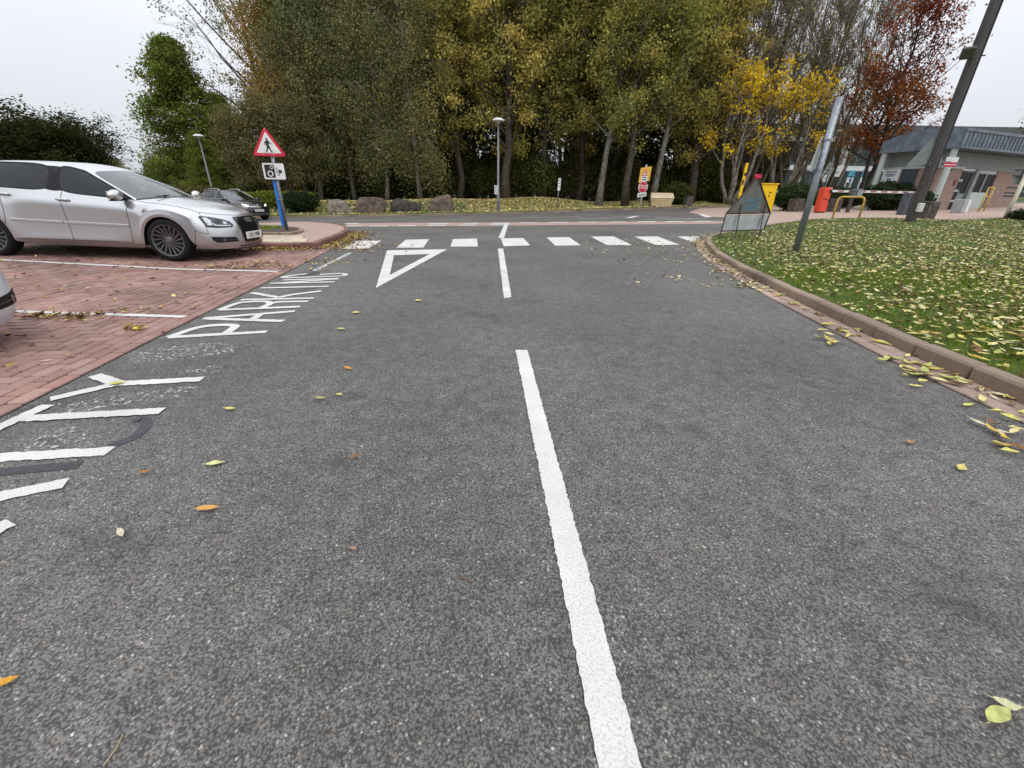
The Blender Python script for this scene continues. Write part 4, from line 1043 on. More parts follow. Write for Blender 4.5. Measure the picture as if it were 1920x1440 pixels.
HATCH = dict(wb=2.578, wbw=2.578, rwc=.317, arc=.362, rw=.317, ar=.362, rim=.24, zs=1., ys=1., warp=lambda x, y, z: (x, y, z - .045*S((z - .75)/.65)), unwarp=lambda v: (v[0], v[1], _uz(v[2])))
def _uz(z):
    q = z
    for _ in range(12): q = z + .045*S((q - .75)/.65)
    return q
def _sw(x, y, z): return (x*1.045 if x > -.0 else x*1.055, y*1.035, z*1.10 + .055)
def _su(v): return (v[0]/(1.045 if v[0] > 0 else 1.055), v[1]/1.035, (v[2] - .055)/1.10)
SUVS = dict(wb=2.578, wbw=2.578*1.055, rwc=.27, arc=.362, rw=.352, ar=.395, rim=.245, zs=1.15, ys=1.035, warp=_sw, unwarp=_su)
SILVER = car_paint('silver_paint', (.575, .58, .59), .85, .24)
WHITEP = car_paint('white_paint', (.62, .66, .72), .1, .3)
BLACKC = car_paint('black_paint', (.012, .013, .016), .2, .2, .03)
yawc = rad(4.2); cx_, cy_ = -5.53, 7.66
zc = T(cx_, cy_) + .017; zr = T(cx_ - 2.57, cy_ - .14) + .017
silver = build_car('parked_car', 'silver five-door hatchback parked nose-out on red block paving', (cx_, cy_, zc), yawc, math.atan2(zr - zc, 2.578), SILVER, HATCH, 'hatch')
wx, wy = -4.40, 2.32
zc = T(wx, wy) + .017; zr = T(wx - 2.57, wy - .1) + .017
white = build_car('parked_car', 'white car of which only the front bumper corner shows at the left edge', (wx, wy, zc), rad(2), math.atan2(zr - zc, 2.578), WHITEP, HATCH, 'hatch')
sx_, sy_ = -15.1, 25.3
suv = build_car('suv', 'black SUV with lit headlights driving along the far road', (sx_, sy_, T(sx_, sy_) + .002), rad(-27), 0, BLACKC, SUVS, 'suv')
suv.rotation_euler = (0, -.03*math.cos(rad(27)), rad(-27))
# ================================================================== SIGNS AND STREET FURNITURE
GALV = pm('galvanised_steel', (.30, .33, .36), .45, .7, var=.2, vs_=18, bump=.1)
GREYP = pm('grey_post_paint', (.19, .19, .2), .5, var=.12)
LAMPW = pm('lamp_white', (.72, .73, .74), .4, var=.06)
RED = pm('sign_red', (.58, .015, .045), .4, var=.08)
WHITE = pm('sign_white', (.72, .73, .72), .4, var=.08)
BLACK = pm('sign_black', (.014, .014, .018), .5, var=.1)
BLUE = pm('blue_sleeve', (.015, .17, .62), .4, var=.1)
YEL = pm('yellow_paint', (.80, .52, .0), .45, var=.1)
HOOPY = pm('hoop_yellow', (.62, .40, .06), .5, var=.25)
ORANGE = pm('barrier_red', (.72, .075, .035), .42, var=.1)
AMBER = pm('warning_amber', (.75, .42, .06), .5, var=.06)
RUST = pm('rusty_frame', (.085, .05, .045), .7, .2, var=.35, vs_=20, bump=.2)
SIGNBACK = pm('sign_back_grey', (.15, .15, .137), .6, .2, var=.18, vs_=5)
SIGNBACKL = pm('sign_back_light', (.42, .45, .46), .55, .2, var=.15, vs_=4)
STONE = pm('sandstone', (.15, .105, .075), .9, var=.36, vs_=2.6, bump=1., bs=14, col2=(.035, .03, .026))
CONC = pm('weathered_concrete', (.12, .10, .085), .9, var=.35, vs_=7, bump=.8, bs=25)
CREAM = pm('grit_bin_cream', (.66, .50, .28), .6, var=.15, vs_=6, bump=.05)
CREAML = pm('grit_bin_lid', (.72, .60, .40), .55, var=.12, vs_=5)
DARKPOLE = pm('dark_brown_pole', (.062, .052, .05), .6, var=.2, vs_=6, bump=.15)
ZINC = pm('zinc_sheet', (.17, .205, .245), .45, .45, var=.22, vs_=2.5)
GREYG = pm('grey_green_panel', (.21, .24, .23), .6, var=.12)
COLG = pm('column_grey', (.42, .48, .46), .5, var=.08)
WALLB = wall_brick_mat('gatehouse_brick', (.22, .15, .122), (.29, .205, .168), (.26, .22, .19))
PANE = pm('dark_pane', (.006, .008, .01), .2, var=.1, spec=.08)
PANET = pm('teal_pane', (.02, .04, .045), .12, var=.1, spec=.4)
NAVY = pm('navy_print', (.03, .05, .25), .5, var=.1)
CYAN = pm('board_cyan', (.10, .50, .58), .5, var=.08)
OFFW = pm('office_white_band', (.68, .69, .69), .6, var=.06)
GREYBOX = pm('grey_cabinet', (.085, .10, .115), .5, var=.15)
LAMPGL = pm('lamp_glass', (.5, .5, .47), .25, var=.1)

def plate(parent, name, poly, y0, y1, mat): return MB().plate(poly, y0, y1).build(name, mat, parent)
def round_tri(w_, h_, r, cz=0.):
    """triangle with rounded corners, base at z=cz"""
    pts = [(-w_/2, cz), (w_/2, cz), (0, cz + h_)]; out = []
    c = Vector((0, cz + h_*.36))
    for i, p in enumerate(pts):
        p = Vector(p); a = (Vector(pts[i - 1]) - p).normalized(); b = (Vector(pts[(i + 1) % 3]) - p).normalized()
        for k in range(6):
            t = k/5; out.append(tuple(p + a*r*1.6*(1 - t)**2 + b*r*1.6*t**2))
    return out
def shapes(parent, name, polys, y, mat, th=.0025):
    m = MB()
    for p in polys: m.plate(p, y - th, y)
    return m.build(name, mat, parent)
def limb(pts, ws):
    """tapered 2-D stroke"""
    P = [Vector(p) for p in pts]; L_, R_ = [], []
    for i, p in enumerate(P):
        d = (P[min(i + 1, len(P) - 1)] - P[max(i - 1, 0)]).normalized(); n_ = Vector((-d.y, d.x)); L_.append(tuple(p + n_*ws[i]/2)); R_.append(tuple(p - n_*ws[i]/2))
    return L_ + R_[::-1]

# ---- pedestrian crossing sign in the planting bed
p = Vector((-6.34, 12.1, T(-6.34, 12.1) + .135))
t = thing('road_sign', 'red triangle pedestrian sign above speed camera plate on grey and blue post', 'road sign', (p.x, p.y, p.z - .02), rad(8)); t.scale = (.94, .94, .94)
MB().tube([(0.035, 0, -.1), (.035, 0, 2.35)], .045, 12).build('post', GALV, t, True)
m = MB(); m.box((-.045, -.01, .92), (.075, .06, 1.6), bev=.01); m.build('blue_sleeve', BLUE, t)
tr = plate(t, 'triangle_plate', round_tri(.88, .70, .06, 1.93), -.085, -.07, RED)
shapes(tr, 'white_field', [round_tri(.64, .51, .012, 2.0)], -.085, WHITE)
ped = [disc(.026, 14, (.005, 2.335)), [(-.035, 2.30), (.03, 2.305), (.045, 2.27), (.025, 2.17), (-.03, 2.17), (-.04, 2.24)],
       limb([(.0, 2.18), (-.022, 2.10), (-.055, 2.045), (-.068, 2.025)], [.05, .036, .022, .02]), limb([(.01, 2.18), (.04, 2.11), (.068, 2.04), (.085, 2.024)], [.05, .038, .024, .02]), limb([(-.066, 2.032), (-.045, 2.024)], [.02, .016]), limb([(.07, 2.03), (.1, 2.028)], [.02, .016]),
       limb([(-.03, 2.29), (-.062, 2.235), (-.055, 2.19)], [.026, .022, .018]), limb([(.03, 2.29), (.06, 2.24), (.108, 2.215)], [.026, .022, .016])]
shapes(tr, 'walking_figure', ped, -.0885, BLACK)
for row, x0, n_, zz in ((0, -.11, 10, 2.052), (1, -.10, 11, 2.018)):
    shapes(tr, 'crossing_marks', [[(x0 + .021*k, zz), (x0 + .021*k + .013, zz), (x0 + .021*k + .013, zz + .007), (x0 + .021*k, zz + .007)] for k in range(n_) if not (row == 0 and 2 < k < 7)], -.0885, BLACK)
shapes(tr, 'rivets', [disc(.008, 8, q) for q in ((-.27, 2.27), (.0, 2.27 + .3), (-.15, 1.965), (.12, 1.962))], -.0865, WHITE, .003)
cp = plate(t, 'camera_plate', rrect(.60, .44, .05, (.03, 1.560)), -.085, -.072, BLACK)
shapes(cp, 'white_field', [rrect(.56, .40, .04, (.03, 1.560))], -.085, WHITE)
shapes(cp, 'camera_body', [rrect(.255, .32, .02, (-.075, 1.560))], -.0885, BLACK)
for q_ in (disc(.042, 20, (-.012, 1.657)), disc(.075, 24, (-.07, 1.500))): shapes(cp, 'lens_ring', [q_], -.0915, WHITE)
for q_ in (disc(.026, 18, (-.012, 1.657)), disc(.048, 20, (-.07, 1.500))): shapes(cp, 'lens', [q_], -.0945, BLACK)
shapes(cp, 'camera_mount', [[(.085, 1.500), (.095, 1.500), (.095, 1.660), (.085, 1.660)], [(.115, 1.500), (.125, 1.500), (.125, 1.650), (.115, 1.650)], [(.095, 1.460), (.165, 1.460), (.165, 1.475), (.095, 1.475)], [(.15, 1.465), (.165, 1.465), (.165, 1.620), (.15, 1.620)], [(.165, 1.515), (.235, 1.515), (.235, 1.595), (.165, 1.595)]], -.0885, BLACK)
for z in (1.4, 1.70, 2.0, 2.3, .85): m = MB(); m.tube([(.035, -.052, z), (.035, .052, z)], .02, 6); m.box((.035, -.06, z), (.16, .02, .025)); m.build('clip', GALV, t)

# ---- street lamps with dome heads
def lamp(label, loc, h, group='street lamps with dome heads'):
    t = thing('street_lamp', label, 'street lamp', loc, 0, group)
    MB().tube([(0, 0, -.3), (0, 0, 1.1), (0, 0, 1.15), (0, 0, h - .12)], [.10, .098, .075, .05], 14).build('post', GREYP, t, True)
    m = MB(); m.lathe([(.04, h - .16), (.09, h - .14), (.10, h - .06), (.30, h - .03), (.36, h - .02), (.37, h), (.33, h + .06), (.2, h + .12), (.0, h + .14)], 28); m.build('lamp_head', LAMPW, t, True)
    m = MB(); m.lathe([(0, h - .10), (.16, h - .09), (.2, h - .04), (.2, h - .02)], 20); m.build('lamp_glass', LAMPGL, t, True)
    return t
p = G(934, 402)
ly = far_y(p.x) + .45
q = at(934, 402, ly); zt = at(934, 226, ly).z; zb = bank(q.x, ly)
t = lamp('grey street lamp with dome head and white notice on the far kerb, centre', (q.x, ly, zb), zt - zb)
m = MB(); m.box((-.13, -.08, .16 + (at(930, 356, ly).z - zb) - .16), (.22, .02, .52), bev=.006); nn = m.build('notice', WHITE, t)
shapes(nn, 'notice_text', [[(-.2, at(930, 356, ly).z - zb + .2 - .06*k), (-.06 - .03*(k % 3), at(930, 356, ly).z - zb + .2 - .06*k), (-.06 - .03*(k % 3), at(930, 356, ly).z - zb + .225 - .06*k), (-.2, at(930, 356, ly).z - zb + .225 - .06*k)] for k in range(7)], -.0905, BLACK)
q = at(345, 255, 36); lamp('grey street lamp behind the black SUV, half hidden in green trees', (q.x + 1.1, 36, bank(q.x, 36)), q.z - bank(q.x, 36))
q = at(1577, 247, 44); lamp('distant street lamp whose white head shows behind the bare grey pole', (q.x, 44, T(q.x, 44)), q.z - T(q.x, 44))

# ---- boulders on the verge
def boulder(label, px0, px1, py0, py1, yy, seed, mat=None):
    a, b = at(px0, py1, yy), at(px1, py0, yy); w_, h_ = b.x - a.x, max(.4, b.z - bank((a.x + b.x)/2, yy))
    bm = bmesh.new(); bmesh.ops.create_icosphere(bm, subdivisions=4, radius=1); r = random.Random(seed); ks = [(Vector((r.uniform(-1, 1), r.uniform(-1, 1), r.uniform(-.6, 1))).normalized(), r.uniform(.66, .86)) for _ in range(15)] + [(Vector((r.uniform(-.25, .25), r.uniform(-.2, .1), 1)).normalized(), .60), (Vector((r.uniform(-.2, .2), -1, .12)).normalized(), .62), (Vector((1, -.15, r.uniform(-.1, .2))).normalized(), .8), (Vector((-1, -.2, r.uniform(-.1, .2))).normalized(), .8)]
    from mathutils import noise
    for v in bm.verts:
        d = v.co.normalized(); s_ = 1.
        for k, dist in ks:                    # facets: cut the ball with planes
            c = d.dot(k)
            if c*s_ > dist: s_ = dist/c
        s_ *= 1 + .05*noise.noise(d*3 + Vector((seed, 0, 0))) + .05*noise.noise(d*8) + .035*noise.noise(d*19)
        v.co = Vector((d.x*s_*w_*.53, d.y*s_*.7, d.z*s_*h_*1.3))
    for v in bm.verts: v.co.z += h_*.22
    me = bpy.data.meshes.new('boulder'); bm.to_mesh(me); bm.free(); o = obj('boulder', me, mat or STONE, None, False)
    o.location = ((a.x + b.x)/2, yy, bank((a.x + b.x)/2, yy)); o.rotation_euler = (0, 0, r.uniform(-.25, .25))
    return tag(o, label, 'boulder', 'boulders along the far verge')
STONE2 = pm('pale_sandstone', (.24, .19, .155), .9, var=.3, vs_=3.2, bump=1., bs=14, col2=(.07, .055, .045))
STONE3 = pm('mossy_dark_stone', (.06, .05, .036), .9, var=.3, vs_=3.5, bump=1., bs=14, col2=(.018, .016, .013))
boulder('pale small sandstone boulder, leftmost in the row on the far verge', 613, 660, 378, 398, 29.8, 3, STONE2)
boulder('largest long flat sandstone boulder, second from the left on the verge', 663, 727, 371, 398, 29.9, 8)
boulder('dark mossy boulder with a hollow top, third from the left', 731, 792, 377, 398, 30.1, 15, STONE3)
boulder('blocky brown boulder, rightmost in the row before the leaf bank', 801, 853, 371, 395, 30.3, 21)

# ---- STOP sign group
sy = far_y(9.4) + .9; q = at(1199, 393, sy); zb = bank(q.x, sy); f = lambda py: at(1203, py, sy).z - zb
t = thing('road_sign', 'white post with amber warning board, red STOP octagon and small plate', 'road sign', (q.x, sy, zb), rad(12))
MB().tube([(.03, 0, -.1), (.09, 0, f(309))], .05, 10).build('post', WHITE, t, True)
b_ = plate(t, 'warning_board', [(-.42, f(343)), (.46, f(339)), (.50, f(311.5)), (-.36, f(315))], -.07, -.055, AMBER)
zc_ = f(328); shapes(b_, 'warning_triangle', [[(-.21, zc_ - .05), (.25, zc_ - .05), (.04, zc_ + .42)]], -.07, RED); shapes(b_, 'triangle_field', [[(-.13, zc_ - .01), (.17, zc_ - .01), (.03, zc_ + .31)]], -.0735, WHITE)
shapes(b_, 'exclamation_mark', [[(.0, zc_ + .09), (.05, zc_ + .09), (.06, zc_ + .24), (.0, zc_ + .24)], disc(.025, 10, (.025, zc_ + .045))], -.077, BLACK)
shapes(b_, 'text_panel', [[(-.22, zc_ - .42), (.27, zc_ - .42), (.27, zc_ - .08), (-.22, zc_ - .08)]], -.07, WHITE); shapes(b_, 'text_lines', [[(-.15, zc_ - .2), (.18, zc_ - .2), (.18, zc_ - .14), (-.15, zc_ - .14)], [(-.18, zc_ - .35), (.2, zc_ - .35), (.2, zc_ - .29), (-.18, zc_ - .29)]], -.0735, BLACK)
R_ = (f(340.5) - f(361.5))/2*1.02; zc_ = f(351)
s8 = plate(t, 'stop_plate', [(R_*math.cos(PI/8 + k*PI/4)/math.cos(PI/8)*.97, zc_ + R_*math.sin(PI/8 + k*PI/4)/math.cos(PI/8)*.97) for k in range(8)], -.09, -.075, WHITE)
shapes(s8, 'red_field', [[(R_*.92*math.cos(PI/8 + k*PI/4)/math.cos(PI/8)*.97, zc_ + R_*.92*math.sin(PI/8 + k*PI/4)/math.cos(PI/8)*.97) for k in range(8)]], -.09, RED)
text_obj('stop_text', 'STOP', .38, WHITE, s8, (0, -.094, zc_), sx=.86, bold=.006)
b_ = plate(t, 'lower_plate', [(-.36, f(370)), (.36, f(368)), (.36, f(360.5)), (-.36, f(362))], -.07, -.055, WHITE); shapes(b_, 'text_lines', [[(-.27, f(367)), (.27, f(366)), (.27, f(364)), (-.27, f(365))]], -.07, BLACK)
# ---- small white marker post
sy = far_y(3.) + 2.2; q = at(1045, 384, sy); zb = bank(q.x, sy); hh = at(1048, 334, sy).z - zb
t = thing('marker_post', 'thin grey post with narrow white numbered plate among the leaves', 'marker post', (q.x, sy, zb), rad(5))
MB().tube([(0, 0, -.1), (.04, 0, hh)], .035, 8).build('post', GALV, t, True)
b_ = plate(t, 'plate', [(-.06, hh - .8), (.13, hh - .8), (.15, hh), (-.04, hh)], -.055, -.04, WHITE); shapes(b_, 'plate_text', [[(0, hh - .15 - .2*k), (.09, hh - .15 - .2*k), (.09, hh - .1 - .2*k), (0, hh - .1 - .2*k)] for k in range(3)], -.055, BLACK)
# ---- grit bin
sy = far_y(10.9) + .75; q = at(1241, 392, sy); zb = bank(q.x, sy); k = (at(1262, 392, sy).x - at(1221, 392, sy).x)
t = thing('grit_bin', 'cream plastic grit bin with sloping lid on the leafy verge', 'grit bin', (q.x, sy + .4, zb), rad(-14))
m = MB(); w2, d2, h1, h2 = k/2*.93, .5, .62, .70
m.add([(-w2*.9, -d2*.9, .02), (w2*.9, -d2*.9, .02), (w2*.9, d2*.9, .02), (-w2*.9, d2*.9, .02), (-w2, -d2, .45), (w2, -d2, .45), (w2, d2, .45), (-w2, d2, .45)], [(0, 1, 2, 3), (0, 1, 5, 4), (1, 2, 6, 5), (2, 3, 7, 6), (3, 0, 4, 7)])
m.add([(-w2*1.05, -d2*1.05, .45), (w2*1.05, -d2*1.05, .45), (w2*1.05, d2*1.05, .45), (-w2*1.05, d2*1.05, .45), (-w2*1.06, -d2*1.06, h1), (w2*1.06, -d2*1.06, h1), (w2*1.06, d2*1.06, h2 + .12), (-w2*1.06, d2*1.06, h2 + .12)], [(0, 1, 2, 3), (4, 5, 6, 7), (0, 1, 5, 4), (1, 2, 6, 5), (2, 3, 7, 6), (3, 0, 4, 7)])
m.build('bin_body', CREAM, t)
m = MB(); m.add([(-w2*1.1, -d2*1.14, h1 + .005), (w2*1.1, -d2*1.14, h1 + .005), (w2*1.1, d2*1.08, h2 + .2), (-w2*1.1, d2*1.08, h2 + .2), (-w2*1.06, -d2*1.08, h1 + .07), (w2*1.06, -d2*1.08, h1 + .07), (w2*1.02, d2*1.02, h2 + .3), (-w2*1.02, d2*1.02, h2 + .3)], [(0, 1, 2, 3), (4, 5, 6, 7), (0, 1, 5, 4), (1, 2, 6, 5), (2, 3, 7, 6), (3, 0, 4, 7)]); m.build('lid', CREAML, t)
for x in (-.42, .05, .5): m = MB(); m.box((x, -d2*.94 - .004, .2), (.05, .06, .36), bev=.01); m.build('rib', CREAM, t)
# ---- stone blocks
def block(label, px0, px1, py0, py1, yy, rz, mat=CONC):
    a, b = at(px0, py1, yy), at(px1, py0, yy); zb = T((a.x + b.x)/2, yy) if yy < far_y(a.x) else bank((a.x + b.x)/2, yy)
    m = MB(); h_ = b.z - zb + .05; m.box((0, 0, h_/2 - .05), ((b.x - a.x)*.82, .55, h_), bev=.04); o = m.build('stone_block', mat); me = o.data
    bm = bmesh.new(); bm.from_mesh(me); bmesh.ops.subdivide_edges(bm, edges=bm.edges[:], cuts=4, use_grid_fill=True); r = random.Random(px0)
    for v in bm.verts: v.co += Vector((r.uniform(-1, 1), r.uniform(-1, 1), r.uniform(-1, 1)))*.014
    bm.to_mesh(me); bm.free(); o.location = ((a.x + b.x)/2, yy, zb); o.rotation_euler = (0, 0, rz); return tag(o, label, 'stone block', 'rough stone blocks by the gate')
block('rough dark stone block beside the grit bin on the verge', 1280, 1300, 368, 387, far_y(13) + .9, .2)
block('rough stone block between yellow cabinet and red barrier box', 1477, 1508, 373, 397, 25.9, .15)
block('low dark stone block behind the yellow hoop', 1551, 1578, 373, 398, 25.2, .1)
block('large rough stone block at the foot of the tall dark pole', 1714, 1757, 378, 416, 18.3, .1)

# ---- temporary triangular sign seen from behind, on the lawn corner
a = G(1350, 455, .1); b = G(1434, 450, .1)
yy = 11.9; c = at(1393, 452, yy); zb = lawn_z(6.3, yy)
t = thing('roadworks_sign', 'back of a triangular folding road sign in a rusty frame on the lawn corner', 'road sign', (6.2, yy, zb), rad(6))
z1, z2, z3 = .73 - zb, 1.62 - zb, .30 - zb; wd = .62
MB().plate([(-wd, z1), (wd, z1 + .04), (.03, z2)], -.008, .008).build('triangle_panel', SIGNBACK, t)
fr = MB()
for P in ([(-wd, z1), (wd, z1 + .04)], [(wd, z1 + .04), (.03, z2)], [(.03, z2), (-wd, z1)]): fr.tube([(P[0][0], -.012, P[0][1]), (P[1][0], -.012, P[1][1])], .02, 6)
for P in ([(-wd, z1), (-wd - .03, z3)], [(-wd - .03, z3), (wd - .06, z3 + .04)], [(wd - .06, z3 + .04), (wd, z1 + .04)]): fr.tube([(P[0][0], -.012, P[0][1]), (P[1][0], -.012, P[1][1])], .016, 6)
fr.build('frame', RUST, t)
MB().plate([(-wd - .01, z1 - .04), (wd - .02, z1), (wd - .07, z3 + .05), (-wd - .02, z3 + .01)], -.006, .006).build('lower_plate', SIGNBACKL, t)
shapes(t, 'scratch', [[(-.35, z3 + .12), (-.34, z3 + .12), (-.31, z3 + .3), (-.32, z3 + .3)], [(.34, z3 + .14), (.35, z3 + .14), (.38, z3 + .33), (.37, z3 + .33)]], -.0065, BLACK)
for x0, y0 in ((-wd - .03, -.012), (-.28, -.14), (wd - .22, -.12), (wd - .12, -.012)):
    m = MB(); top = (x0 + .02, -.02, z1 + .25) if abs(y0) > .05 else (x0, y0, z3 + .05); m.tube([(x0 - .01, y0, -.03), top], .014, 6); m.build('leg', RUST, t)
MB().plate([(-.03, z2 - .04), (.10, z2 - .04), (.12, z2 + .0), (.09, z2 + .06), (-.0, z2 + .06), (-.04, z2 + .02)], -.035, .03).build('red_cap', RED, t)
FADE = pm('faded_blue_print', (.07, .24, .36), .7, var=.3, vs_=30)
text_obj('back_text', 'KIELY', .17, FADE, t, (.06, -.012, z1 + .32), sx=.95, bold=.003); text_obj('back_text', 'BROS', .16, FADE, t, (.04, -.012, z1 + .15), sx=.95, bold=.003)
# ---- grey pole with a triangular sign seen edge-on
p = G(1490, 475, .13); zb = lawn_z(p.x, p.y); h_ = at(1580, 182, p.y).z - zb
t = thing('road_sign', 'galvanised pole on the lawn with a triangular sign seen edge-on', 'road sign', (p.x, p.y, zb), 0)
MB().tube([(0, 0, -.15), (.0, 0, h_)], .057, 14).build('post', GALV, t, True)
z0 = at(1535, 322, p.y).z - zb; z1 = at(1556, 250, p.y).z - zb
R3 = Matrix.Rotation(rad(47), 3, 'Z'); m = MB(); m.plate(round_tri(.72, z1 - z0, .05, z0), -.004, .004); m.v = [tuple(R3 @ Vector(v) + Vector((-.07, .06, 0))) for v in m.v]
sp_ = m.build('triangle_plate', SIGNBACKL, t)
for z in (z0 + .02, z0 + .50): m = MB(); m.lathe([(.062, z - .015), (.064, z - .015), (.064, z + .015), (.062, z + .015)], 14); m.box((-.06, .05, z), (.1, .03, .03), R3); m.build('clip', GALV, t)
# ---- tall dark pole with floodlight
p = G(1705, 418, .1); zb = lawn_z(p.x, p.y) if LP.inside(p.x, p.y) else T(p.x, p.y)
t = thing('lighting_pole', 'tall dark brown pole with floodlight and triangular sign backs', 'lighting pole', (p.x, p.y, zb - .02), 0)
MB().tube([(0, 0, -.2), (0, 0, 9.5)], [.165, .13], 8).build('pole', DARKPOLE, t)
MB().tube([(.12, -.1, .3), (.125, -.11, 4), (.115, -.10, 9)], .022, 6).build('cable', BLACK, t)
zf_ = at(1803, 100, p.y).z - zb
m = MB(); m.tube([(-.1, -.05, zf_), (-.3, -.12, zf_)], .03, 6); m.build('bracket', DARKPOLE, t); m = MB(); m.tube([(.1, 0, zf_ - .02), (.38, .03, zf_ - .02)], .018, 6); m.build('step_bolt', DARKPOLE, t)
R3 = Matrix.Rotation(rad(-35), 3, 'Z') @ Matrix.Rotation(rad(20), 3, 'X'); m = MB(); m.box((-.42, -.2, zf_ - .02), (.34, .2, .32), R3, bev=.03); fl = m.build('floodlight', DARKPOLE, t); m = MB(); m.box(Vector((-.42, -.2, zf_ - .02)) + R3 @ Vector((0, -.105, 0)), (.28, .01, .25), R3); m.build('floodlight_glass', pm('floodlight_glass', (.06, .065, .045), .25, var=.1), fl)
z0 = at(1740, 311, p.y).z - zb; z1 = at(1752, 268, p.y).z - zb
for sgn in (-1, 1):
    m = MB(); R3 = Matrix.Rotation(rad(28*sgn), 3, 'Z'); m.plate(round_tri(.95, .95, .06, z0), -.005, .005); m.v = [tuple(R3 @ Vector(v) + Vector((.22*sgn, .12, 0))) for v in m.v]; m.build('triangle_plate', GREYG, t)
m = MB(); m.box((0, .05, z0 + .06), (1.0, .03, .04)); m.build('sign_channel', GALV, t)
zs_ = at(1782, 306, p.y).z - zb; m = MB(); m.box((.62, -.02, zs_ + .06), (.44, .015, .30)); nn = m.build('notice', WHITE, t)
shapes(nn, 'notice_stripe', [[(.4, zs_ - .10), (.84, zs_ - .10), (.84, zs_ - .04), (.4, zs_ - .04)], [(.4, zs_ - .01), (.84, zs_ - .01), (.84, zs_ + .05), (.4, zs_ + .05)]], -.0295, RED)
m = MB(); m.box((.36, -.02, zs_ + .06), (.5, .02, .03)); m.build('notice_bracket', GALV, t)
zs_ = at(1718, 388, p.y).z - zb; m = MB(); m.box((.0, -.2, zs_), (.22, .1, .3), bev=.02); m.build('junction_box', pm('box_cream', (.6, .6, .54), .5), t)
# ---- grey cabinet beside it
q = G(1692, 403); t = thing('barrier_cabinet', 'dark grey barrier end cabinet left of the tall dark pole', 'cabinet', (q.x, q.y, q.z), rad(10)); hh = at(1700, 361, q.y).z - q.z
m = MB(); m.box((0, 0, hh/2), (.42, .36, hh), bev=.03); m.build('housing', GREYBOX, t); m = MB(); m.box((-.05, -.19, hh/2), (.02, .02, hh*.9)); m.box((.1, -.19, hh/2), (.02, .02, hh*.9)); m.build('door_edge', BLACK, t)
# ---- yellow cabinet and yellow board post
yy = 25.8; a, b = at(1418, 398, yy), at(1461, 346, yy); zb = T(14.2, yy)
t = thing('yellow_cabinet', 'bright yellow metal cabinet with lip behind the folding sign', 'cabinet', (14.15, yy, zb), rad(8)); hh = b.z - zb
m = MB(); m.box((0, 0, hh/2), (.92, .55, hh), bev=.015); m.build('housing', YEL, t); m = MB(); m.box((0, 0, hh + .02), (1.02, .65, .05), bev=.01); m.build('lid', YEL, t); m = MB(); m.box((.1, -.285, hh*.72), (.14, .02, .05)); m.box((.06, -.285, hh*.6), (.05, .03, .1)); m.build('latch', BLACK, t)
zb = T(12.95, yy); q = at(1405, 306, yy); t = thing('marker_post', 'narrow yellow and black post standing left of the yellow cabinet', 'marker post', (12.75, yy, zb), 0)
m = MB(); m.box((.0, 0, (q.z - zb)/2), (.15, .08, q.z - zb), bev=.01); m.build('board', YEL, t); m = MB(); m.box((.01, -.045, q.z - zb - .55), (.11, .015, .14)); m.box((-.02, -.045, q.z - zb - .95), (.09, .015, .25)); m.build('black_band', BLACK, t)
# ---- barrier
yy = 24.2; a = at(1535, 399, yy); zb = T(16.4, yy); hh = at(1550, 352, yy).z - zb
t = thing('barrier', 'red barrier box with a long white and red striped arm', 'barrier', (16.42, yy, zb), rad(4))
m = MB(); m.box((0, 0, hh/2 + .03), (.44, .40, hh - .04), bev=.03); m.build('housing', ORANGE, t); m = MB(); m.box((0, 0, .03), (.36, .34, .06)); m.build('base_plate', BLACK, t)
m = MB(); m.box((-.05, -.205, hh*.55), (.22, .015, .035)); m.build('lettering_bar', BLACK, t); m = MB(); m.box((.17, -.205, hh*.5), (.05, .02, .12)); m.build('lock', BLACK, t)
m = MB(); m.box((.16, -.205, hh*.95), (.06, .012, .06)); m.build('white_label', WHITE, t)
za = hh - .16; ar = MB(); ar.box((2.75, -.28, za), (5.2, .035, .10), bev=.01); ao = ar.build('arm', WHITE, t)
for k in range(8): m = MB(); m.box((.62 + .6*k, -.3, za + .012), (.34, .004, .055)); m.build('stripe', pm('stripe_red', (.3, .02, .025), .5) if k == 0 else MATS['stripe_red'], ao)
m = MB(); m.box((.2, -.24, za), (.2, .1, .16), bev=.02); m.build('arm_bracket', BLACK, t)
# ---- yellow hoop
a, b = G(1560, 411), G(1609, 412); hh = at(1582, 369, (a.y + b.y)/2).z - T(a.x, a.y)
t = thing('hoop_guard', 'yellow tubular hoop guard standing in front of the barrier', 'guard rail', (a.x, a.y, a.z), math.atan2(b.y - a.y, b.x - a.x)); l_ = (b - a).length; r_ = .16
pts = [(0, 0, -.1), (0, 0, hh - r_)] + [(r_ - r_*math.cos(k*PI/12), 0, hh - r_ + r_*math.sin(k*PI/12)) for k in range(1, 7)] + [(l_ - r_ + r_*math.sin(k*PI/12), 0, hh - r_ + r_*math.cos(k*PI/12)) for k in range(0, 6)] + [(l_, 0, hh - r_), (l_, 0, -.1)]
MB().tube(pts, .038, 10).build('hoop', HOOPY, t, True)
# ---- intercom post
q = G(1588, 399); h_ = at(1606, 354, q.y).z - q.z
t = thing('intercom_post', 'dark post with grey card reader head behind the yellow hoop', 'card reader', (q.x, q.y, q.z), 0)
m = MB(); m.box((0, 0, (h_ - .3)/2), (.16, .12, h_ - .3), bev=.01); m.build('post', DARKPOLE, t); m = MB(); m.box((.1, -.02, h_ - .2), (.52, .3, .38), bev=.03); hd = m.build('reader_head', GREYBOX, t)
m = MB(); m.box((.16, -.175, h_ - .19), (.08, .01, .26)); m.box((.29, -.175, h_ - .19), (.1, .01, .26)); m.build('reader_panel', SIGNBACKL, hd)
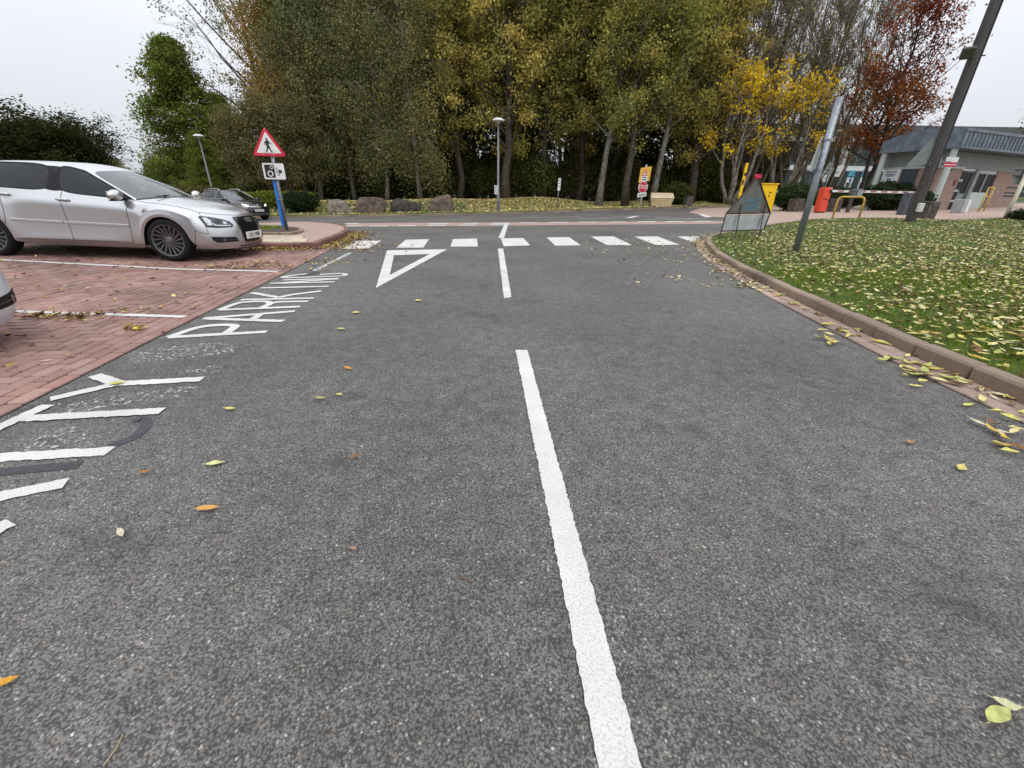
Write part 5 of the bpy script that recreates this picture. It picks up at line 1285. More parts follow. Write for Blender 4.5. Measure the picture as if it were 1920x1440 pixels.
# ---- back of a large sign on a white post at the right edge
p = G(1882, 415); t = thing('road_sign', 'white post with grey sign back and dark green rails at right edge', 'road sign', (p.x, p.y, p.z), 0); zz = lambda py: at(1905, py, p.y).z - p.z
MB().tube([(0, 0, -.1), (0, 0, zz(318))], .075, 12).build('post', pm('post_cream', (.66, .62, .47), .5, var=.1), t, True)
m = MB(); m.box((1.15, .10, (zz(290) + zz(368))/2), (2.2, .03, zz(290) - zz(368))); m.build('sign_panel', GREYG, t)
m = MB(); m.add([(-.28, .1, zz(345)), (.06, .1, zz(345)), (.06, .1, zz(318)), (-.05, .1, zz(318)), (-.28, .1, zz(332)), (-.28, .12, zz(345)), (.06, .12, zz(345)), (.06, .12, zz(318)), (-.05, .12, zz(318)), (-.28, .12, zz(332))], [(0, 1, 2, 3, 4), (9, 8, 7, 6, 5), (0, 1, 6, 5), (1, 2, 7, 6), (2, 3, 8, 7), (3, 4, 9, 8), (4, 0, 5, 9)]); m.build('panel_end', GREYG, t)
for py in (319, 329.5, 352, 362, 368): m = MB(); m.box((.82, .05, zz(py)), (2.5, .05, .055)); m.build('rail', pm('dark_green_rail', (.035, .055, .055), .5) if py == 319 else MATS['dark_green_rail'], t)

# ================================================================== GATEHOUSE
gz = .62; gh = thing('gatehouse', 'low brick gatehouse with curved zinc roof fascia and grey columns', 'building', (21.95, 23.6, gz), math.atan2(.38, .925))
LX, LY, Z0 = 10.5, 3.5, 2.95
prof = [(0, .87), (.5, .92), (1.0, .95), (1.7, .96), (2.3, .9), (2.8, .8), (3.2, .68), (3.5, .58)]
m = MB()      # curved roof
k = len(prof); m.add([(x, y, Z0 + h_) for x in (0, LX) for y, h_ in prof], [(i, i + 1, k + i + 1, k + i) for i in range(k - 1)]); m.add([(0, 0, Z0 + .02), (LX, 0, Z0 + .02), (LX, LY, Z0 + .02), (0, LY, Z0 + .02)], [(0, 1, 2, 3)]); m.build('roof', ZINC, gh)
for (ya, ha), (yb, hb) in zip(prof, prof[1:]):      # gable fascia in sheets
    m = MB(); m.prism([(ya + .004, Z0), (yb - .004, Z0), (yb - .004, Z0 + hb), (ya + .004, Z0 + ha)], lambda y, z: Vector((-.03, y, z)), lambda y, z: Vector((0, y, z))); m.build('fascia_sheet', ZINC, gh)
x = .0
while x < LX - .3:
    m = MB(); m.box((x + .185, -.02, Z0 + .40), (.36, .04, .62)); m.build('fascia_sheet', ZINC, gh); m = MB(); m.box((x + .005, -.05, Z0 + .40), (.03, .05, .62)); m.build('seam', ZINC, gh); x += .37
m = MB(); m.box((LX/2, -.04, Z0 + .045), (LX + .1, .12, .09), bev=.01); m.build('gutter', ZINC, gh); m = MB(); m.box((LX/2, -.03, Z0 + .79), (LX + .1, .1, .13), bev=.01); m.build('roof_flashing', ZINC, gh)
for x, y in ((.16, .2), (.16, LY - .2)): MB().lathe([(.14, -.6), (.14, Z0)], 18, c=(x, y, 0)).build('column', COLG, gh, True)
WX, WY = .75, .75
m = MB(); m.box((WX + 1.08, WY + .11, .95), (2.16, .22, 2.5)); m.build('brick_wall', WALLB, gh)
m = MB(); m.box((WX + .11, WY + .22 + .35, .95), (.22, .7, 2.5)); m.box((WX + .11, LY - .6, .95), (.22, .9, 2.5)); m.build('brick_wall', WALLB, gh)
m = MB(); m.box((WX + .11, (WY + LY)/2, 2.56), (.2, LY - WY, .75)); m.box((LX/2 + .5, WY + .12, 2.56), (LX - 1.2, .2, .75)); m.build('upper_panel', GREYG, gh)
m = MB(); m.box((WX + 1.05, WY - .02, 2.2), (2.2, .06, .1)); m.box((WX - .02, (WY + LY)/2, 2.2), (.06, LY - WY, .1)); m.build('band', COLG, gh)
m = MB(); m.box((WX + .1, 1.6 + .68, 1.2), (.06, 1.25, 1.9)); m.build('window', PANET, gh)
m = MB(); m.box((WX + .07, 2.93, 1.2), (.1, .06, 1.9)); m.build('window_frame', COLG, gh)
po = MB(); po.box((WX - .015, LY - .55, 1.45), (.02, .85, 1.45)); pp = po.build('poster', WHITE, gh)
m = MB()
for k_, (yy, hh_) in enumerate(((-.16, .22), (-.05, .34), (.06, .36), (.17, .2), (-.24, .12))): m.box((WX - .0285, LY - .55 + yy, 1.25 + hh_/2), (.006, .075, hh_)); m.lathe([(0, -.003), (.045, -.003), (.045, .003), (0, .003)], 10, 'X', (WX - .0285, LY - .55 + yy, 1.25 + hh_ + .045))
m.build('people_logo', NAVY, pp); m = MB()
for z_, w_ in ((2.02, .55), (1.9, .5), (1.82, .42), (.98, .55), (.90, .45)): m.box((WX - .0285, LY - .55, z_), (.006, w_, .045))
m.build('poster_text', NAVY, pp)
# glazed entrance
ex = WX + 2.16
m = MB(); m.box((ex + .26, WY + .12, .92), (.5, .1, 2.4)); m.build('sidelight_frame', COLG, gh)
for k_ in range(4): m = MB(); m.box((ex + .26, WY + .055, .12 + .52*k_ + .2), (.34, .04, .4)); m.build('window_pane', PANE, gh)
m = MB(); m.box((ex + .95, WY + .15, .92), (.86, .08, 2.4)); d_ = m.build('door', GREYG, gh); m = MB(); m.box((ex + .95, WY + .10, 1.5), (.62, .03, 1.05)); m.build('door_pane', PANE, d_); m = MB(); m.box((ex + .62, WY + .08, .95), (.04, .05, .25)); m.build('door_handle', CHROME, d_)
m = MB(); m.box((ex + 1.55, WY + .08, .92), (.34, .2, 2.4)); m.build('pier', GREYG, gh)
m = MB(); m.box((ex + 2.75, WY + .14, .4), (2.06, .1, 1.3)); m.box((ex + 2.75, WY + .14, 2.1), (2.06, .1, .2)); m.build('window_panel', COLG, gh)
for k_ in range(2): m = MB(); m.box((ex + 2.25 + 1.0*k_, WY + .13, 1.52), (.92, .05, .95)); m.build('window_pane', PANE, gh); m = MB(); m.box((ex + 1.755 + 1.0*k_, WY + .1, 1.52), (.06, .1, 1.0)); m.build('mullion', COLG, gh)
m = MB(); m.box((ex + 5.5, WY + .14, .95), (3.4, .2, 2.5)); m.build('brick_wall', WALLB, gh)
m = MB(); m.box((ex - .35, WY - .03, 1.5), (.22, .05, .3), bev=.02); m.build('alarm_box', pm('alarm_red', (.22, .04, .04), .5), gh); m = MB(); m.box((ex - 1.3, WY - .05, 2.08), (.12, .1, .1), bev=.02); m.build('camera', BLACK, gh)
m = MB(); m.box((ex + 1.3, WY - .5, -.42), (4.6, 1.1, .5)); m.build('step', pm('red_step', (.22, .1, .08), .8, var=.2), gh)
m = MB(); m.box((LX/2, LY/2 + .4, -.5), (LX - .2, LY - .6, .45)); m.build('plinth', WALLB, gh)
# low things in front of the gatehouse
q = at(1803, 384, 22.0); zb = T(q.x, 22.0); t = thing('utility_cabinet', 'small pale grey cabinet on the paving before the gatehouse wall', 'cabinet', (q.x, 22.0, zb), rad(25)); m = MB(); m.box((0, 0, .3), (.62, .4, .6), bev=.02); m.build('housing', SIGNBACKL, t); m = MB(); m.box((.15, -.205, .3), (.26, .01, .54)); m.build('cabinet_door', WHITE, t)
a = G(1834, 397); t = thing('hoop_guard', 'yellow ladder-shaped guard frame beside the gatehouse door', 'guard rail', (a.x, a.y, a.z), rad(18)); hh = at(1862, 351, a.y).z - a.z
for x0 in (0, .42): MB().tube([(x0, 0, -.05), (x0, 0, hh)], .03, 8).build('upright', HOOPY, t, True)
for z_ in (hh - .02, hh*.62): MB().tube([(0, 0, z_), (.42, 0, z_)], .028, 8).build('rail', HOOPY, t, True)

# ================================================================== OFFICE BEYOND THE TREES
oz = T(50, 58); of = thing('office_building', 'glass fronted office block with white bands behind the hedges', 'building', (30, 60, oz), 0)
m = MB(); m.box((26, 6, 4.2), (54, 12, 8.4)); m.build('wall', pm('office_dark', (.10, .11, .11), .7), of)
for z_ in (.45, 3.55, 6.75): m = MB(); m.box((26, -.1, z_), (54.4, .5, .55 if z_ > 1 else .9)); m.build('white_band', OFFW, of)
for fl_ in range(2):
    for k_ in range(20): m = MB(); m.box((.6 + 2.6*k_ + 1.2, -.06, 2.1 + 3.1*fl_), (2.4, .1, 2.2)); w0 = m.build('window', pm('office_frame', (.2, .22, .22), .5) if (fl_ == 0 and k_ == 0) else MATS['office_frame'], of); m = MB(); m.box((.6 + 2.6*k_ + 1.2, -.125, 2.1 + 3.1*fl_), (2.25, .03, 2.05)); m.build('pane', PANET, w0)
def board(px0, px1, py0, py1, yy, label, txt):
    a, b = at(px0, py1, yy), at(px1, py0, yy); zb = T(a.x, yy); t = thing('letting_board', label, 'sign', ((a.x + b.x)/2, yy, zb), rad(5)); w_ = (b.x - a.x)*.86; z0, z1 = a.z - zb, b.z - zb
    for x in (-w_*.4, w_*.4): m = MB(); m.box((x, .05, z0/2 + .2), (.1, .08, z0 + .5)); m.build('post', WHITE, t)
    m = MB(); m.box((0, 0, (z0 + z1)/2), (w_, .05, z1 - z0)); bo = m.build('board', WHITE, t); m = MB(); m.box((0, -.03, z0 + (z1 - z0)*.70), (w_, .012, (z1 - z0)*.6)); m.build('blue_field', CYAN, bo)
    text_obj('board_text', txt, (z1 - z0)*.38, NAVY, bo, (0, -.039, z0 + (z1 - z0)*.8), sx=.9, bold=.01); m = MB(); m.box((0, -.04, z0 + (z1 - z0)*.52), (w_*.8, .006, .14)); m.box((w_*.1, -.03, z0 + (z1 - z0)*.2), (w_*.35, .012, .3)); m.build('board_text_line', NAVY, bo)
board(1584, 1606, 320, 342, 46, 'left blue and white letting board before the office', 'TO LET'); board(1610, 1629, 319, 342, 46, 'right blue and white letting board before the office', 'LET')
a, b = at(1562, 345, 50), at(1583, 270, 50); zb = T(a.x, 50); t = thing('totem_sign', 'tall white and dark totem sign in front of the office', 'sign', ((a.x + b.x)/2, 50, zb), 0); hh = b.z - zb
m = MB(); m.box((0, 0, hh*.22), (1.0, .3, hh*.44)); m.build('lower_panel', BLACK, t); m = MB(); m.box((0, 0, hh*.72), (1.05, .32, hh*.56)); m.build('upper_panel', WHITE, t); shapes(t, 'totem_text', [[(-.25, hh*.5 + .1*k), (.2, hh*.5 + .1*k), (.2, hh*.5 + .05 + .1*k), (-.25, hh*.5 + .05 + .1*k)] for k in range(2)], -.17, GREYP)
a = at(1497, 342, 48); b = at(1508, 288, 48); zb = T(a.x, 48); t = thing('flag_pole', 'slim white pole in front of the office glass', 'pole', (a.x, 48, zb), 0); MB().tube([(0, 0, -.1), (0, 0, b.z - zb)], [.12, .09], 10).build('shaft', WHITE, t, True); m = MB(); m.lathe([(.09, b.z - zb), (.13, b.z - zb + .05), (0, b.z - zb + .16)], 10); m.build('finial', WHITE, t)
c = at(1549, 323, 52); zb = T(c.x, 52); t = thing('round_sign', 'round white sign with grey bars half hidden by the bare pole', 'sign', (c.x, 52, zb), 0); plate(t, 'disc', disc(1.0, 28, (0, c.z - zb)), -.05, .05, WHITE); shapes(t, 'bars', [[(-.3, c.z - zb + .15), (.6, c.z - zb + .15), (.6, c.z - zb + .3), (-.3, c.z - zb + .3)], [(-.3, c.z - zb - .2), (.6, c.z - zb - .2), (.6, c.z - zb - .05), (-.3, c.z - zb - .05)]], -.05, GREYP); MB().tube([(0, .1, 0), (0, .1, c.z - zb)], .08, 8).build('post', GALV, t)
# ================================================================== VEGETATION
BARK = pm('bark', (.085, .068, .05), .9, var=.35, vs_=5, bump=.8, bs=18)
BARKL = pm('pale_bark', (.25, .225, .185), .85, var=.4, vs_=4, bump=.5, bs=20)
TWIG = pm('brown_twigs', (.165, .13, .09), .9, var=.3, vs_=4)
BARKD = pm('ivy_dark_bark', (.035, .032, .024), .95, var=.3, vs_=4, bump=.6)
def leaf_cards(name, C, size, cols, rs, aspect=.6, down=0., flat=0.):
    """leaf-sized rhombs at the points C"""
    n_ = len(C); a = rs.normal(size=(n_, 3)); a[:, 2] = a[:, 2]*(1 - flat) - down*1.6
    a /= np.linalg.norm(a, axis=1)[:, None] + 1e-9
    b = np.cross(a, rs.normal(size=(n_, 3))); b /= np.linalg.norm(b, axis=1)[:, None] + 1e-9
    s_ = size[:, None]; V = np.empty((n_, 4, 3), np.float32)
    V[:, 0] = C - a*s_*.5; V[:, 2] = C + a*s_*.5; V[:, 1] = C + b*s_*aspect*.5 - a*s_*.06; V[:, 3] = C - b*s_*aspect*.5 - a*s_*.06
    return np_mesh(name, V.reshape(-1, 3), np.arange(n_*4), 4, np.repeat(cols, 4, 0))
def pick(pal, n_, rs, jit=.18, wts=None):
    P = np.array(pal)[rs.choice(len(pal), n_, p=wts)]; return np.clip(P*(1 + jit*rs.normal(size=(n_, 1))), .004, .95)
def gen_tree(seed, H, cb, cr, n_leaf, leaf, pal, wts=None, tr=.2, limbs=26, subs=7, up=.5, droop=0., sig=.42, lean=(0, 0), shape='round', twigs=0, tw_len=1.2, stems=1, bark=None, clump=.55, nlv=2, aspect=.6, low=.0, fill=0):
    rs = np.random.RandomState(seed); tb, br = MB(), MB(); anchors, wgt = [], []
    up_v = np.array([0, 0, 1.])
    for st in range(stems):
        ph = 2*PI*st/stems + rs.rand(); sp_ = (.28*H if stems > 1 else 0)
        base = np.array([.15*math.cos(ph), .15*math.sin(ph), -.15]) if stems > 1 else np.array([0, 0, -.2])
        tip = np.array([lean[0]*H + sp_*math.cos(ph)*.5, lean[1]*H + sp_*math.sin(ph)*.5, H*.93])
        tk = []
        for k in range(9):
            t = k/8; p = base + (tip - base)*t; p[:2] += np.array([math.cos(ph), math.sin(ph)])*sp_*.25*math.sin(t*PI)*(stems > 1) + rs.normal(size=2)*.012*H*(0 < k < 8)*.6; tk.append(p)
        rr = tr/(stems**.5)
        tb.tube(tk, [rr*(1.45 if k == 0 else 1.)*(1 - .9*(k/8)**1.1) + .012 for k in range(9)], 9)
        tk = np.array(tk)
        nl = limbs//stems
        for i in range(nl):
            u = (i + rs.rand())/nl; h = cb + (H*.95 - cb)*u**(.9); t = np.clip((h + .2)/(H*.93 + .2), 0, 1)*8; k = min(7, int(t)); p0 = tk[k] + (tk[k + 1] - tk[k])*(t - k)
            if shape == 'round': rl = cr*(.35 + .95*math.sin(PI*min(1, (u*.86 + .12)))**.7)
            elif shape == 'cone': rl = cr*(1.02 - u)**.85 + .15
            elif shape == 'fan': rl = cr*(.5 + .6*u)
            else: rl = cr*(.75 + .35*math.sin(PI*u))
            rl *= rs.uniform(.7, 1.15)*.72; az = i*2.39996 + rs.normal()*.35 + ph
            el = (up + (.5 - .25*0)*u) if shape != 'cone' else up*(u - .35)
            d = np.array([math.cos(az)*math.cos(el), math.sin(az)*math.cos(el), math.sin(el)])
            pts = [p0]
            for q in range(1, 6):
                dd = d + up_v*(.10*q*(1 if shape in ('fan', 'round') else .05) - droop*.13*q) + rs.normal(size=3)*.10; dd /= np.linalg.norm(dd); pts.append(pts[-1] + dd*rl/5)
            r0 = max(.018, rr*.42*(1 - .75*u)); br.tube(pts, [r0*(1 - .8*q/5) + .006 for q in range(6)], 5, caps=False)
            for s_ in range(subs):
                q = rs.uniform(.9, 4.95); k2 = int(q); ps = pts[k2] + (pts[min(5, k2 + 1)] - pts[k2])*(q - k2)
                a2 = rs.normal(size=3); a2[2] = a2[2]*.5 + (.35*up - droop*.8); dl = (pts[-1] - pts[0]); dl = dl/np.linalg.norm(dl); dd = dl*.7 + a2*.75; dd /= np.linalg.norm(dd); ln = rl*rs.uniform(.22, .48)
                pe = ps + dd*ln; pm_ = (ps + pe)/2 + up_v*(.08*ln - droop*.1*ln)
                pe = pe - up_v*droop*ln*.6
                br.tube([ps, pm_, pe], [.016, .011, .005], 4, caps=False)
                for a_ in (pm_, pe, (pm_ + pe)/2): anchors.append(a_); wgt.append(rs.uniform(.15, 1)**2.6)
                for tq in range(twigs):
                    o0 = ps + (pe - ps)*rs.uniform(.2, 1); td = dd*.7 + up_v*(.75*up - droop) + rs.normal(size=3)*.38; td /= np.linalg.norm(td); tl = tw_len*rs.uniform(.4, 1)
                    br.tube([o0, o0 + td*tl*.5 + rs.normal(size=3)*.05, o0 + td*tl], [.014, .010, .005], 3, caps=False); anchors.append(o0 + td*tl*.8); wgt.append(rs.uniform(.1, .7))
    A = np.array(anchors); w_ = np.array(wgt)
    keep = rs.rand(len(A)) < clump + .25; A, w_ = A[keep], w_[keep]; w_ /= w_.sum()
    ci = rs.choice(len(A), n_leaf, p=w_); C = A[ci] + rs.normal(size=(n_leaf, 3))*sig*np.array([1, 1, .75])
    if droop > .3: C[:, 2] -= np.abs(rs.normal(size=n_leaf))*1.3*droop
    if low: C[:, 2] = np.maximum(C[:, 2], low + rs.rand(n_leaf)*1.5)
    cc = pick(pal, len(A), rs, .16, wts); cols = cc[ci]*.65 + pick(pal, n_leaf, rs, .2, wts)*.35
    cols = cols*(.8 + .4*rs.rand(n_leaf, 1))
    sz = leaf*rs.uniform(.6, 1.3, n_leaf)
    cm = leaf_cards('crown', C, sz, cols, rs, aspect, down=droop*.6) if n_leaf else None
    if cm: cm.materials.append(LEAF)
    def mk(m, name):
        me = bpy.data.meshes.new(name); me.from_pydata([tuple(q) for q in m.v], [], m.f); me.materials.append(bark or BARK); me.polygons.foreach_set('use_smooth', [True]*len(me.polygons)); return me
    return mk(tb, 'trunk'), mk(br, 'branches'), cm
def tree(proto, name, label, loc, rz=0., sc=1., group=None, cat='tree'):
    t = thing(name, label, cat, loc, rz, group); t.scale = sc if isinstance(sc, tuple) else (sc, sc, sc)
    for n_, me in zip(('trunk', 'branches', 'crown'), proto):
        if me is None: continue
        o = bpy.data.objects.new(n_, me); COL.objects.link(o); o.parent = t
    return t
OL = [(0.231, 0.253, 0.076), (0.338, 0.334, 0.09), (0.444, 0.395, 0.101), (0.16, 0.193, 0.07)]
GO = [(0.545, 0.424, 0.106), (0.4, 0.352, 0.092), (0.653, 0.517, 0.133), (0.29, 0.269, 0.081), (0.455, 0.31, 0.092)]
BI = [(0.166, 0.189, 0.088), (0.218, 0.226, 0.099), (0.128, 0.159, 0.078), (0.282, 0.256, 0.088)]
BO = [(0.48, 0.302, 0.078), (0.379, 0.241, 0.066), (0.291, 0.226, 0.088), (0.204, 0.181, 0.078)]
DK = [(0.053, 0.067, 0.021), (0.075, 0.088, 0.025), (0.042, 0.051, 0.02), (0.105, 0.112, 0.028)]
YE = [(.78, .55, .03), (.70, .47, .02), (.62, .45, .05)]
RU = [(.26, .06, .03), (.19, .045, .025), (.30, .10, .035), (.14, .05, .03)]
RO = [(0.228, 0.08, 0.024), (0.285, 0.104, 0.028), (0.171, 0.064, 0.019)]
CO = [(.2, .22, .05), (0.115, 0.161, 0.029), (0.161, 0.207, 0.034), (0.086, 0.127, 0.029), (0.196, 0.196, 0.04)]
EV = [(.035, .045, .016), (.05, .058, .02), (.025, .034, .014), (.065, .065, .022)]
BN = [(0.204, 0.156, 0.066), (0.156, 0.132, 0.054), (0.24, 0.18, 0.072), (0.108, 0.102, 0.042)]
K = {}
K['olive1'] = gen_tree(11, 17, 3.6, 5.2, 26000, .19, OL, tr=.26, limbs=34, subs=8, sig=.36, clump=.35)
K['olive2'] = gen_tree(12, 16, 4.2, 5.0, 24000, .19, OL + GO[:2], tr=.24, limbs=32, subs=8, sig=.34, clump=.35, lean=(.06, 0), bark=BARKL)
K['gold1'] = gen_tree(13, 16.5, 3.2, 5.6, 27000, .20, GO + OL[:2], tr=.25, limbs=36, subs=8, sig=.34, clump=.35, low=1.9)
K['gold2'] = gen_tree(14, 17, 2.8, 5.8, 27000, .20, GO + OL[:2], tr=.33, limbs=36, subs=8, sig=.36, clump=.35, low=1.8)
K['birch1'] = gen_tree(15, 17, 3.0, 3.9, 30000, .15, BI, tr=.16, limbs=34, subs=8, droop=.75, sig=.36, bark=BARKL, shape='col')
K['birch2'] = gen_tree(16, 16, 2.2, 3.8, 30000, .15, BI + BO[2:], tr=.15, limbs=34, subs=8, droop=.85, sig=.36, bark=BARKL, shape='col', lean=(-.05, 0))
K['birchO'] = gen_tree(17, 16, 2.6, 3.3, 26000, .15, BO, tr=.16, limbs=32, subs=8, droop=.8, sig=.34, bark=BARKL, shape='col')
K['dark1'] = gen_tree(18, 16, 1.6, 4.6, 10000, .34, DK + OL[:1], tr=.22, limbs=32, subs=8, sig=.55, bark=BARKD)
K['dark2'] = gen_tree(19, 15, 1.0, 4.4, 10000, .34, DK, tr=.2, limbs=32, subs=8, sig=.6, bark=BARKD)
K['bare'] = gen_tree(20, 15.5, 1.6, 6.6, 3200, .16, BN + OL[1:3], tr=.3, limbs=30, subs=8, up=.95, twigs=11, tw_len=2.1, bark=TWIG, shape='fan', stems=4, sig=.5)
K['bare2'] = gen_tree(21, 15, 2.2, 6.0, 2600, .16, BN + OL[1:3], tr=.26, limbs=27, subs=8, up=.9, twigs=10, tw_len=1.9, bark=TWIG, shape='fan', stems=3, sig=.4)
K['yellow'] = gen_tree(22, 8.0, 2.6, 3.4, 2500, .22, YE, tr=.30, limbs=22, subs=5, sig=.30, stems=4, clump=.0, twigs=2, tw_len=1.2, bark=BARKL, up=.7)
K['rust'] = gen_tree(23, 13, 2.6, 4.6, 7500, .19, RU, tr=.22, limbs=30, subs=7, sig=.30, clump=.15, twigs=3, tw_len=1.0, bark=BARKD, up=.45)
K['oak'] = gen_tree(24, 8.0, 3.3, 3.9, 4600, .18, RO, tr=.17, limbs=24, subs=7, sig=.3, bark=BARKD, up=.3, clump=.3)
K['conifer'] = gen_tree(25, 14, .6, 6.6, 44000, .27, CO, tr=.2, limbs=80, subs=9, sig=.38, clump=.8, shape='cone', up=.55, aspect=.4)
K['ash'] = gen_tree(26, 18, 4.5, 9.5, 7000, .20, BI, tr=.28, limbs=26, subs=8, sig=.34, clump=.15, up=.42, twigs=3, tw_len=1.3)
K['ever'] = gen_tree(27, 9.0, .6, 8.0, 60000, .30, EV, tr=.3, limbs=60, subs=10, sig=.6, up=.35, clump=.8)
K['small'] = gen_tree(28, 6, 1.2, 2.4, 5500, .2, BN + RO[:1] + CO[:1], tr=.1, limbs=20, subs=6, sig=.3)
K['brown'] = gen_tree(29, 6.5, .5, 3.2, 15000, .15, BN + BI[:2], tr=.1, limbs=30, subs=7, sig=.35, up=.8, stems=3)

tr_rng = random.Random(9)
def wood(px, y, kind, label, sc=1., name='tree', group=None, py=385, rz=None, dz=-.08):
    x = at(px, py, y).x; z = bank(x, y) if y > far_y(x) and x < 22 else T(x, y)
    return tree(K[kind], name, label, (x, y, z + dz), tr_rng.uniform(0, 6.28) if rz is None else rz, sc, group)
# the front edge of the wood, left to right
wood(528, 46, 'ash', 'tall sparse leafy tree leaning over the green conifer, upper left', 1.04, rz=2.2)
wood(556, 38, 'birchO', 'orange-brown weeping birch at the left end of the wood', .98, 'birch_tree')
wood(604, 37, 'birch1', 'olive weeping birch just right of the orange birch', 1.02, 'birch_tree')
wood(668, 38.5, 'birch2', 'olive weeping birch above the largest boulder', 1.04, 'birch_tree', rz=.4)
wood(726, 36.5, 'birch1', 'weeping birch with a slim trunk above the third boulder', .95, 'birch_tree', rz=3.6)
wood(790, 35.8, 'birch2', 'birch with pale leaning trunk above the rightmost boulder', .98, 'birch_tree', rz=0)
wood(862, 38.5, 'gold1', 'yellow-brown tree left of the central street lamp', 1.)
wood(948, 36.6, 'gold2', 'thick-trunked golden tree right behind the central street lamp', 1., rz=1.2)
wood(1016, 38.5, 'olive1', 'dark-trunked olive tree behind the small marker post', .98)
wood(1082, 40, 'gold1', 'golden-leaved tree between marker post and leaning trunk', 1.02)
wood(1122, 36, 'olive2', 'olive tree with pale trunk leaning to the right', 1., rz=0)
wood(1172, 35.6, 'olive1', 'broad olive tree with thick trunk left of the STOP sign', 1.02, rz=2.)
wood(1222, 38, 'olive2', 'olive tree leaning right behind the STOP sign', 1.05, rz=.3)
wood(1292, 39, 'gold2', 'yellow-green tree above the grit bin', .97)
wood(1330, 44, 'bare', 'bare brown tree between the olive trees and the yellow maple', .98, rz=3.)
wood(1366, 36.6, 'yellow', 'bright yellow maple with thick pale multi-stemmed trunk', 1.0, 'maple_tree', rz=.8)
wood(1452, 38, 'yellow', 'second yellow maple leaning over the yellow cabinet', .95, 'maple_tree', rz=2.9)
wood(1400, 40, 'bare', 'bare brown tree fanning out above the yellow maple', 1.02, rz=1.)
wood(1470, 41, 'bare2', 'bare twiggy tree right of the yellow maple', 1.02, rz=2.)
wood(1545, 44, 'bare2', 'thin bare tree left of the red-leaved tree', .98, rz=4.)
wood(1612, 35.5, 'rust', 'tall red-leaved tree above the left end of the gatehouse', .93, 'oak_tree', rz=.6)
wood(1602, 34, 'oak', 'rust-brown oak with dark trunk behind the intercom post', .93, 'oak_tree', rz=1.4)
wood(1893, 52, 'small', 'small brownish tree behind the gatehouse roof', 1.45)
wood(1365, 47, 'bare2', 'bare tree rising behind the trunk of the yellow maple', 1.08, rz=5.)
wood(1425, 47, 'bare', 'bare tree standing behind the yellow cabinet', 1.0, rz=.3)
wood(1500, 49, 'bare', 'bare tree standing behind the dark juniper', .98, rz=2.6)
# green conifers and round evergreen on the left
wood(392, 46, 'conifer', 'tall feathery green conifer left of the street lamp', (1.12, 1.12, 1.0), 'conifer_tree', rz=.5)
wood(455, 50, 'conifer', 'second green conifer right of the taller one', .74, 'conifer_tree', rz=2.)
wood(400, 41, 'conifer', 'low spreading green conifer behind the black SUV', .42, 'conifer_tree', rz=3.)
wood(128, 52, 'ever', 'dark round evergreen tree behind the silver car', (1.0, 1., .66), 'evergreen_tree', rz=.3)
wood(10, 55, 'ever', 'dark round evergreen tree cut by the left edge of the picture', (.9, .9, .62), 'evergreen_tree', rz=2.3)
wood(215, 92, 'brown', 'distant orange-brown tree low between evergreen and conifer', 1.1)
wood(240, 96, 'brown', 'distant brown tree at the foot of the conifer', .95, rz=2.)
# darker rows deeper in the wood
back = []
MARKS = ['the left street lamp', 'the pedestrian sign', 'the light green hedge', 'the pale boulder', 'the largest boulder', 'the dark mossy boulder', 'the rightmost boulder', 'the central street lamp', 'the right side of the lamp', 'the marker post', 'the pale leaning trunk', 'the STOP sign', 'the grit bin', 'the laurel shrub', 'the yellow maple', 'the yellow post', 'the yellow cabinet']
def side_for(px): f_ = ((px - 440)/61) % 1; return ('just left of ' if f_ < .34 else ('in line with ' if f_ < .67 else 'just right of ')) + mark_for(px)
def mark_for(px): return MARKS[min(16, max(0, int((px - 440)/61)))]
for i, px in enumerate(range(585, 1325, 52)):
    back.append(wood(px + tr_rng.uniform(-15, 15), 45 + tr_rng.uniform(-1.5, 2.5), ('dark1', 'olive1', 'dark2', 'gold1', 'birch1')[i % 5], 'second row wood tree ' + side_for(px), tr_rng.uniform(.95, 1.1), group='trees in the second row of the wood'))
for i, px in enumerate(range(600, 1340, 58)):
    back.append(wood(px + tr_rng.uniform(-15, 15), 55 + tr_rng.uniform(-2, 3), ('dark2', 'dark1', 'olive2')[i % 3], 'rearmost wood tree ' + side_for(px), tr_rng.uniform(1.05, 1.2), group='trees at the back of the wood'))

# ---- shrubs and hedges
def gen_bush(seed, size, n_, leaf, pal, box=False, core=True):
    rs = np.random.RandomState(seed)
    d = rs.normal(size=(n_, 3)); d /= np.linalg.norm(d, axis=1)[:, None]
    if box:
        m_ = np.abs(d).max(1)[:, None]; d = d/m_*.5 + d*.5
    r = rs.rand(n_, 1)**.35; lump = 1 + .10*np.sin(d[:, :1]*9 + seed)*np.cos(d[:, 1:2]*8) + .08*np.sin(d[:, 2:3]*11 + d[:, :1]*7)
    C = d*r*lump*np.array(size)*.5; C[:, 2] += size[2]*.5; C[:, 2] = np.abs(C[:, 2])
    cols = pick(pal, n_, rs, .2)
    me = leaf_cards('foliage', C, leaf*rs.uniform(.6, 1.3, n_), cols, rs); me.materials.append(LEAF)
    m = MB()
    for k in range(14):
        a = rs.uniform(0, 6.28); e_ = rs.uniform(.5, 1.4); L_ = .40; dd = np.array([math.cos(a)*math.cos(e_)*size[0], math.sin(a)*math.cos(e_)*size[1], math.sin(e_)*size[2]*1.5])*L_
        m.tube([(0, 0, -.05), tuple(dd*.5 + rs.normal(size=3)*.03), tuple(dd)], [.03, .02, .008], 5)
    st = bpy.data.meshes.new('stems'); st.from_pydata([tuple(q) for q in m.v], [], m.f); st.materials.append(BARKD)
    return st, me
